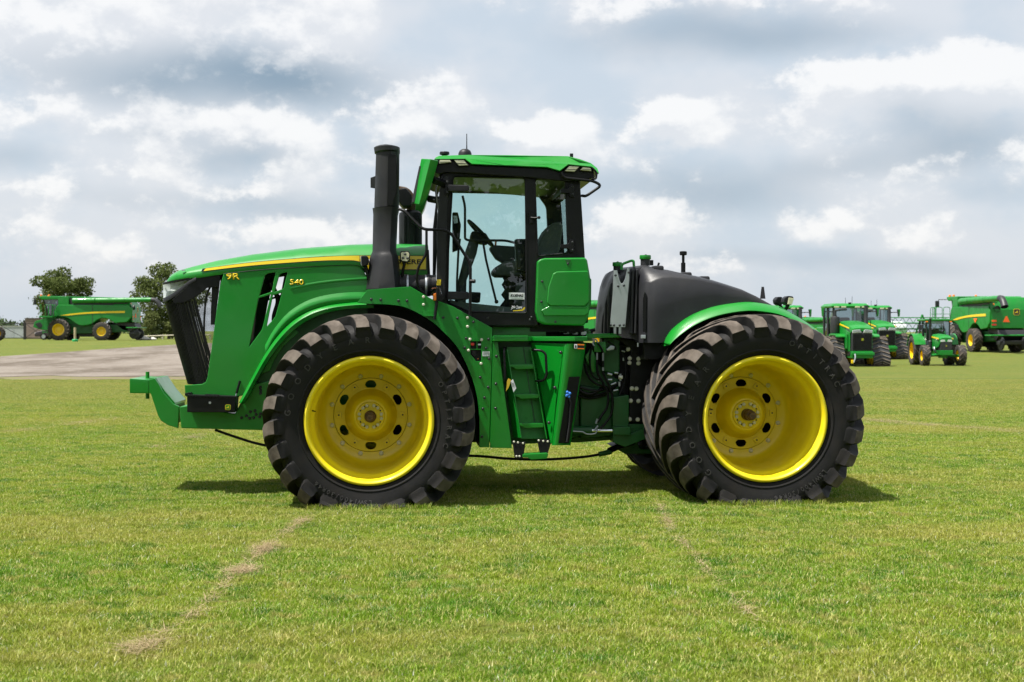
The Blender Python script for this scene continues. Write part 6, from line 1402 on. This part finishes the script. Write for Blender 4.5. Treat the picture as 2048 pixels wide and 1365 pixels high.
# ---------------------------------------------------------------- field sprayer far between the tractors
def sprayer():
    b = at(1812, 672, 112); T_ = thing('field_sprayer', 'green field sprayer with white tank and folded lattice boom behind the tractors', 'sprayer', (b.x, 112, gz(b.x, 112)), R(10))
    MB().lathe([(.001, -1.1), (.45, -1.05), (.62, -.8), (.62, .8), (.45, 1.05), (.001, 1.1)], 20, (-.9, .6, 1.55), 'x').build('white_tank', WHITE_DECAL, T_)
    MB().box(-2.6, 3.0, -.4, 1.4, .75, 1.0).build('chassis', BGREEN, T_, .03)
    for k in range(3):
        z0, y0 = 1.15 + .45 * k, -.6 - .12 * k; bm_ = MB().tube([(-2.8, y0, z0), (3.2, y0, z0)], .045, 6).build('boom_chord', BGREEN, T_); MB().tube([(-2.8, y0, z0 + .42), (3.2, y0, z0 + .42)], .04, 6).build('boom_chord', BGREEN, bm_)
        for j in range(10): x = -2.8 + .6 * j; MB().tube([(x, y0, z0), (x + .3, y0, z0 + .42)], .022, 5).build('boom_brace', BGREEN, bm_); MB().tube([(x + .3, y0, z0 + .42), (x + .6, y0, z0)], .022, 5).build('boom_brace', BGREEN, bm_)
    MB().tube([(.4, -.7, 1.0), (1.0, -.75, 2.7)], .07, 6).build('boom_mast', BGREEN, T_); MB().tube([(1.6, -.7, 1.0), (1.0, -.75, 2.7)], .07, 6).build('boom_mast', BGREEN, T_)
    for s in (-2.0, 2.2): ag_wheel(T_, (s, -.35, .8), .8, .4, .45, side=-1, n=18); ag_wheel(T_, (s, 1.35, .8), .8, .4, .45, side=1, n=18)
    MB().tube([(-3.2, 0, 1.0), (-3.2, 0, 3.6)], .03, 5).build('white_pole', WHITE_DECAL, T_)
sprayer()

# ================================================================== left background: car, post, gate, shed, wall, stones, rail
def px_thing(x, Y): p = at(x, 680, Y); return (p.x, Y, gz(p.x, Y))
def car():
    l = px_thing(92, 137); T_ = thing('parked_car', 'dark parked car with its nose showing under the side-on combine', 'car', l, 0)
    CARP = mat('dark_plum_car_paint', (.030, .018, .024), .25, coat=.8)
    prof = [(-.80, .30), (-.84, .55), (-.70, .74), (.15, .92), (.55, 1.28), (1.2, 1.42), (2.2, 1.40), (3.0, 1.10), (3.5, .95), (3.6, .40), (3.4, .28)]
    MB().prism(prof, -.85, .85).build('body', CARP, T_, .06, seg=3)
    MB().prism([(.28, .95), (.62, 1.26), (1.2, 1.37), (2.15, 1.35), (2.8, 1.08)], -.87, .87).build('windows', DARKGLASS, T_, 0)
    MB().box(-.86, -.70, -.7, -.35, .56, .68).build('headlight', HEADM, T_, .02); MB().box(-.86, -.70, .35, .7, .56, .68).build('headlight', HEADM, T_, .02)
    for x in (.05, 2.7):
        for y, s in ((-.80, -1), (.80, 1)):
            w = MB().lathe([(.001, -.10 * -s), (.20, -.10 * -s), (.22, -.06 * -s)] if False else [(.001, .11 * s), (.19, .11 * s), (.21, .06 * s)], 20, (x, y, .31)).build('wheel', STEEL, T_); MB().lathe([(.20, -.10), (.29, -.11), (.31, -.06), (.31, .06), (.29, .11), (.20, .10)], 24, (x, y, .31)).build('tyre', RUBBER, w)
car()
def post():
    l = px_thing(150, 118); T_ = thing('marker_post', 'pale wooden post standing in a bright green base before the combine', 'post', l)
    MB().tube([(0, 0, .1), (0, 0, 1.17)], .10, 8).build('post', mat('pale_wood', (.45, .38, .24), .8, var=.2), T_); MB().lathe([(.24, 0), (.24, .16), (.19, .20), (.001, .2)], 16, (0, 0, 0), 'z').build('base', mat('bright_green_plastic', (.02, .35, .10), .5), T_)
post()
def gate(x0, x1, Y, label, box=False):
    a, b = at(x0, 680, Y), at(x1, 680, Y); z = gz(a.x, Y); w = b.x - a.x
    T_ = thing('gate', label, 'gate', (a.x, Y, z), 0, 'black metal gates'); h = 1.62
    G = mat('dark_gate_steel', (.02, .018, .017), .6)
    MB().box(0, w, -.03, .03, h - .07, h).build('top_rail', G, T_); MB().box(0, w, -.03, .03, .10, .18).build('bottom_rail', G, T_)
    MB().box(w - .12, w + .04, -.06, .06, 0, h + .25).build('end_post', G, T_); MB().box(-.04, .06, -.05, .05, 0, h + .05).build('end_post', G, T_)
    n = 2 if w > 2.5 else 1
    for k in range(n):
        xa, xb = w * k / n, w * (k + 1) / n; MB().tube([(xa, -.04, h - .05), (xb, -.04, .14)], .028, 6).build('brace', G, T_)
        if box: MB().tube([(xa, -.05, .14), (xb, -.05, h - .05)], .028, 6).build('brace', G, T_)
    if not box:
        m = MB()
        for x in np.arange(.1, w, .11): m.box(x - .009, x + .009, -.01, .01, .14, h - .05)
        k = m.build('pickets', G, T_, smooth=False); k['kind'] = 'stuff'
gate(-62, 49.5, 140, 'black metal gate of thin upright bars with diagonal braces'); gate(51, 92, 140.5, 'black gate frame with crossed braces against the brown shed', True)
def shed():
    a, b = at(50, 680, 150), at(104, 680, 150); z = gz(a.x, 150); T_ = thing('shed', 'low brown board-clad shed behind the gates', 'shed', (a.x, 150, z))
    BR = mat('brown_boards', (.235, .175, .155), .8, var=.12, vscale=2); w = b.x - a.x
    MB().box(.01, w - .01, .03, 2.4, 0, 2.12).build('wall', BR, T_)
    for k in range(7): MB().box(0, w, -.02, .028, .30 * k + .02, .30 * k + .30).build('board', BR, T_, .01)
    MB().box(-.05, w + .05, -.08, 2.5, 2.13, 2.20).build('roof', mat('brown_roof', (.10, .075, .065), .8), T_)
shed()
def far_wall():
    a, b = at(-120, 677, 175), at(49, 677, 175); T_ = MB().box(0, b.x - a.x, 0, .25, 0, 1.40).build('pale_wall', mat('pale_sheet_metal', (.50, .53, .56), .55, var=.06, vscale=.6)); T_.location = (a.x, 175, gz(a.x, 175))
    tag(T_, 'long low pale grey wall seen through the barred gate', 'wall')
    w = b.x - a.x
    m = MB().box(-.05, w + .05, -.05, .3, 1.40, 1.46).build('coping', mat('pale_coping', (.62, .62, .60), .6), T_)
    for k in range(int(w / 1.2)): MB().box(.6 + 1.2 * k, .66 + 1.2 * k, -.03, .0, .02, 1.38).build('batten', mat('pale_sheet_metal', (.5, .53, .56)), T_)
far_wall()
def stones():
    ST_ = mat('pale_fieldstone', (.50, .47, .42), .9, var=.2, vscale=4, bump=.4, bscale=8)
    for x, s, lab in ((284, .34, 'larger pale fieldstone lying beyond the gravel by the combine'), (303, .24, 'smaller pale fieldstone lying beside the larger one')):
        bm = bmesh.new(); bmesh.ops.create_icosphere(bm, subdivisions=3, radius=1); r = random.Random(x)
        ph = [r.uniform(0, 6) for _ in range(6)]
        for v in bm.verts:
            k = 1 + .16 * math.sin(v.co.x * 3 + ph[0]) + .12 * math.sin(v.co.y * 4 + ph[1]) + .10 * math.sin(v.co.z * 5 + ph[2]); v.co = Vector((v.co.x * s * 1.7 * k, v.co.y * s * k, max(v.co.z, -.45) * s * .8 * k))
        me = bpy.data.meshes.new('fieldstone'); bm.to_mesh(me); bm.free(); me.materials.append(ST_); me.polygons.foreach_set('use_smooth', [True] * len(me.polygons))
        o = bpy.data.objects.new('fieldstone', me); COL.objects.link(o); l = px_thing(x, 130); o.location = (l[0], l[1], l[2] + s * .3); tag(o, lab, 'stone')
    a, b = px_thing(278, 141), px_thing(420, 141); T_ = thing('timber_rail', 'long low pale timber rail behind the fieldstones', 'fence', a); w = b[0] - a[0]
    WD = mat('weathered_timber', (.46, .42, .33), .85, var=.15)
    MB().tube([(0, 0, .30), (w * .5, 0, .42), (w, 0, .46)], .07, 6).build('rail', WD, T_)
    for k in range(4): MB().box(w * k / 3 - .06, w * k / 3 + .06, -.05, .05, 0, .50).build('post', WD, T_)
stones()
def trailer():
    l = px_thing(-9, 124); T_ = thing('farm_trailer', 'black trailer whose tyre with yellow rim just enters the frame by the gate', 'trailer', (l[0] - .3, l[1], l[2] + .35))
    ag_wheel(T_, (.15, -.6, .62), .64, .42, .34, side=-1, n=16); ag_wheel(T_, (.15, 1.0, .62), .64, .42, .34, side=1, n=16)
    MB().box(-3.4, .2, -.5, .9, .62, .84).build('bed', BBLK, T_, .03); MB().box(-3.4, -3.2, -.5, .9, .84, 1.3).build('headboard', BBLK, T_, .02)
    MB().cyl((.15, -.5, .62), (.15, .9, .62), .06, 8).build('axle', BBLK, T_); MB().tube([(-3.4, .2, .7), (-4.6, .2, .1), (-4.6, .2, -.35)], .05, 6).build('drawbar', BBLK, T_)
    T_.location.z -= .35
trailer()

# ================================================================== trees
def leaf_mat(name, c1_, c2_):
    m = bpy.data.materials.new(name); m.use_nodes = True; nt = m.node_tree; nt.nodes.clear(); L = nt.links.new
    out = nt.nodes.new('ShaderNodeOutputMaterial'); at_ = nt.nodes.new('ShaderNodeAttribute'); at_.attribute_name = 'tone'
    mx = nt.nodes.new('ShaderNodeMixRGB'); L(at_.outputs['Fac'], mx.inputs[0]); mx.inputs[1].default_value = (*c1_, 1); mx.inputs[2].default_value = (*c2_, 1)
    d = nt.nodes.new('ShaderNodeBsdfDiffuse'); t = nt.nodes.new('ShaderNodeBsdfTranslucent'); L(mx.outputs[0], d.inputs[0]); L(mx.outputs[0], t.inputs[0])
    ms = nt.nodes.new('ShaderNodeMixShader'); ms.inputs[0].default_value = .3; L(d.outputs[0], ms.inputs[1]); L(t.outputs[0], ms.inputs[2]); L(ms.outputs[0], out.inputs[0]); return m
LEAF = leaf_mat('tree_leaf', (.055, .078, .022), (.145, .175, .060)); LEAF_B = leaf_mat('shrub_leaf', (.075, .100, .030), (.17, .19, .075))
BARK = mat('bark', (.085, .065, .05), .9, var=.3, vscale=6, bump=.5, bscale=12)
def leaves_mesh(name, centers, radii, n, size, seed, m):
    r = np.random.default_rng(seed); k = len(centers); centers = np.array(centers); radii = np.array(radii)
    w = radii[:, 0] * radii[:, 1] * radii[:, 2]; idx = r.choice(k, n, p=w / w.sum())
    d = r.normal(0, 1, (n, 3)); d /= np.linalg.norm(d, axis=1)[:, None]; rad = r.uniform(.35, 1.06, n) ** .6; rad = np.where(r.random(n) < .16, rad * r.uniform(1.0, 1.5, n), rad)
    p = centers[idx] + d * rad[:, None] * radii[idx]
    a = r.normal(0, 1, (n, 3)); a /= np.linalg.norm(a, axis=1)[:, None]; b = np.cross(a, r.normal(0, 1, (n, 3))); b /= np.linalg.norm(b, axis=1)[:, None]
    s = size * r.uniform(.6, 1.4, n)[:, None]
    v = np.empty((n, 4, 3)); v[:, 0] = p - a * s; v[:, 1] = p + b * s * .55; v[:, 2] = p + a * s; v[:, 3] = p - b * s * .55
    me = bpy.data.meshes.new(name); me.from_pydata(v.reshape(-1, 3).tolist(), [], (np.arange(n * 4).reshape(n, 4)).tolist())
    att = me.attributes.new('tone', 'FLOAT', 'POINT'); att.data.foreach_set('value', np.repeat(r.uniform(0, 1, n), 4).astype(np.float32)); me.materials.append(m); return me
def tree(name, label, X, Y, h, w, seed, cat='tree', group=None, m=LEAF, low=.28, n=10000, leaf=.15, trunk=.16):
    r = random.Random(seed); T_ = thing(name, label, cat, (X, Y, gz(X, Y)), 0, group); tr = MB(); cs, rs = [], []
    top = h * .86; lean = (r.uniform(-.3, .3), r.uniform(-.3, .3))
    spine = [(lean[0] * t, lean[1] * t, top * t) for t in np.linspace(0, 1, 7)]
    tr.tube(spine, [trunk * (1.25 if i == 0 else 1) * (1 - .85 * i / 6) for i in range(7)], 8)
    nl = 15
    for k in range(nl):
        t = low + (1 - low) * (k + .3) / nl; a = k * 2.399 + r.uniform(-.4, .4); env = math.sin(math.pi * min(1, .16 + .80 * (1 - (t - low) / (1 - low)) ** .8)) ** .6
        ln = w / 2 * env * r.uniform(.72, 1.05); b = Vector((lean[0] * t, lean[1] * t, top * t * .92)); e = b + Vector((math.cos(a) * ln, math.sin(a) * ln, h * r.uniform(.05, .14)))
        mid = b.lerp(e, .5) + Vector((0, 0, -.04 * h * r.random())); tr.tube([b, mid, e], [trunk * .38 * (1.1 - t), trunk * .24 * (1.1 - t), .012], 5)
        for q, sc in ((e, 1.0), (b.lerp(e, .55), .85)):
            s_ = w * r.uniform(.12, .19) * sc; cs.append(q + Vector((r.uniform(-.2, .2), r.uniform(-.2, .2), r.uniform(0, .25)))); rs.append((s_ * 1.15, s_ * 1.15, s_ * .72))
    cs.append(Vector((lean[0], lean[1], h * .92))); rs.append((w * .14, w * .14, h * .09))
    tr.build('trunk', BARK, T_)
    o = bpy.data.objects.new('crown', leaves_mesh('crown', [tuple(c) for c in cs], rs, n, leaf, seed, m)); COL.objects.link(o); o.parent = T_
    return T_
tree('leafy_tree', 'round leafy tree rising behind the side-on combine', at(126, 660, 152).x, 152, 7.6, 6.0, 5, low=.16)
tree('leafy_tree', 'leafy tree beside the tractor nose, beyond the timber rail', at(338, 660, 150).x, 150, 7.9, 6.6, 9, low=.20)
def shrub(label, x, Y, h, w, seed):
    X = at(x, 660, Y).x; r = random.Random(seed); T_ = thing('shrub', label, 'shrub', (X, Y, gz(X, Y)), 0, 'shrubs by the timber rail'); cs, rs = [], []
    for k in range(12): a = r.uniform(0, 6.28); d = r.random() * w * .34; z = r.uniform(.15, .80) * h; cs.append((d * math.cos(a), d * math.sin(a), z)); s_ = w * r.uniform(.16, .24); rs.append((s_, s_, s_ * .8))
    st = MB()
    for k in range(6): st.tube([(0, 0, 0), cs[k]], [.04, .012], 5)
    st.build('stems', BARK, T_); o = bpy.data.objects.new('foliage', leaves_mesh('foliage', cs, rs, 3500, .11, seed, LEAF_B)); COL.objects.link(o); o.parent = T_
shrub('pale green shrub between the combine spout and the tractor nose', 303, 146, 2.9, 3.0, 21); shrub('pale green shrub standing close to the leafy tree behind the tractor nose', 345, 147, 2.5, 2.8, 23)
# distant wood on the horizon
def far_wood():
    r = np.random.default_rng(8); cs, rs = [], []
    for x in np.arange(-330, -92, 2.6):
        for _ in range(2): s_ = r.uniform(1.6, 3.4); cs.append((x + r.normal(0, 1.2), 400 + r.normal(0, 8), .94 + r.uniform(.4, 2.6) + (1.2 if -160 < x < -138 else 0))); rs.append((s_, s_, s_ * .8))
    o = bpy.data.objects.new('distant_wood', leaves_mesh('distant_wood', cs, rs, 16000, .55, 4, leaf_mat('far_leaf', (.055, .085, .045), (.10, .14, .07)))); COL.objects.link(o)
    tag(o, 'low distant wood on the horizon beyond the pale wall', 'wood', kind='stuff')
far_wood()
# trees behind the photographer: the tractor's glass and paint mirror them
rt = random.Random(77); base_trees = []
for k, (x, y, h, w) in enumerate(((-14, -46, 9.5, 8.0), (-3, -50, 12.0, 8.5), (7, -47, 11.0, 8.0), (15, -49, 12.5, 8.0))):
    base_trees.append(tree('mirrored_tree', 'broad tree standing behind the photographer, mirrored in the cab glass', x, y, h, w, 300 + k, group='trees mirrored in the cab glass', n=4200, leaf=.30, trunk=.28, low=.12))
for k in range(10):
    x = [-60, -50, -41, -31, -22, 24, 33, 43, 53, 63][k]; t_ = copy_tree(base_trees[k % 4]); t_.location = (x, -48 + rt.uniform(-5, 5), 0); t_.rotation_euler = (0, 0, rt.uniform(0, 6)); t_.scale = (1, 1, rt.uniform(.8, 1.05))
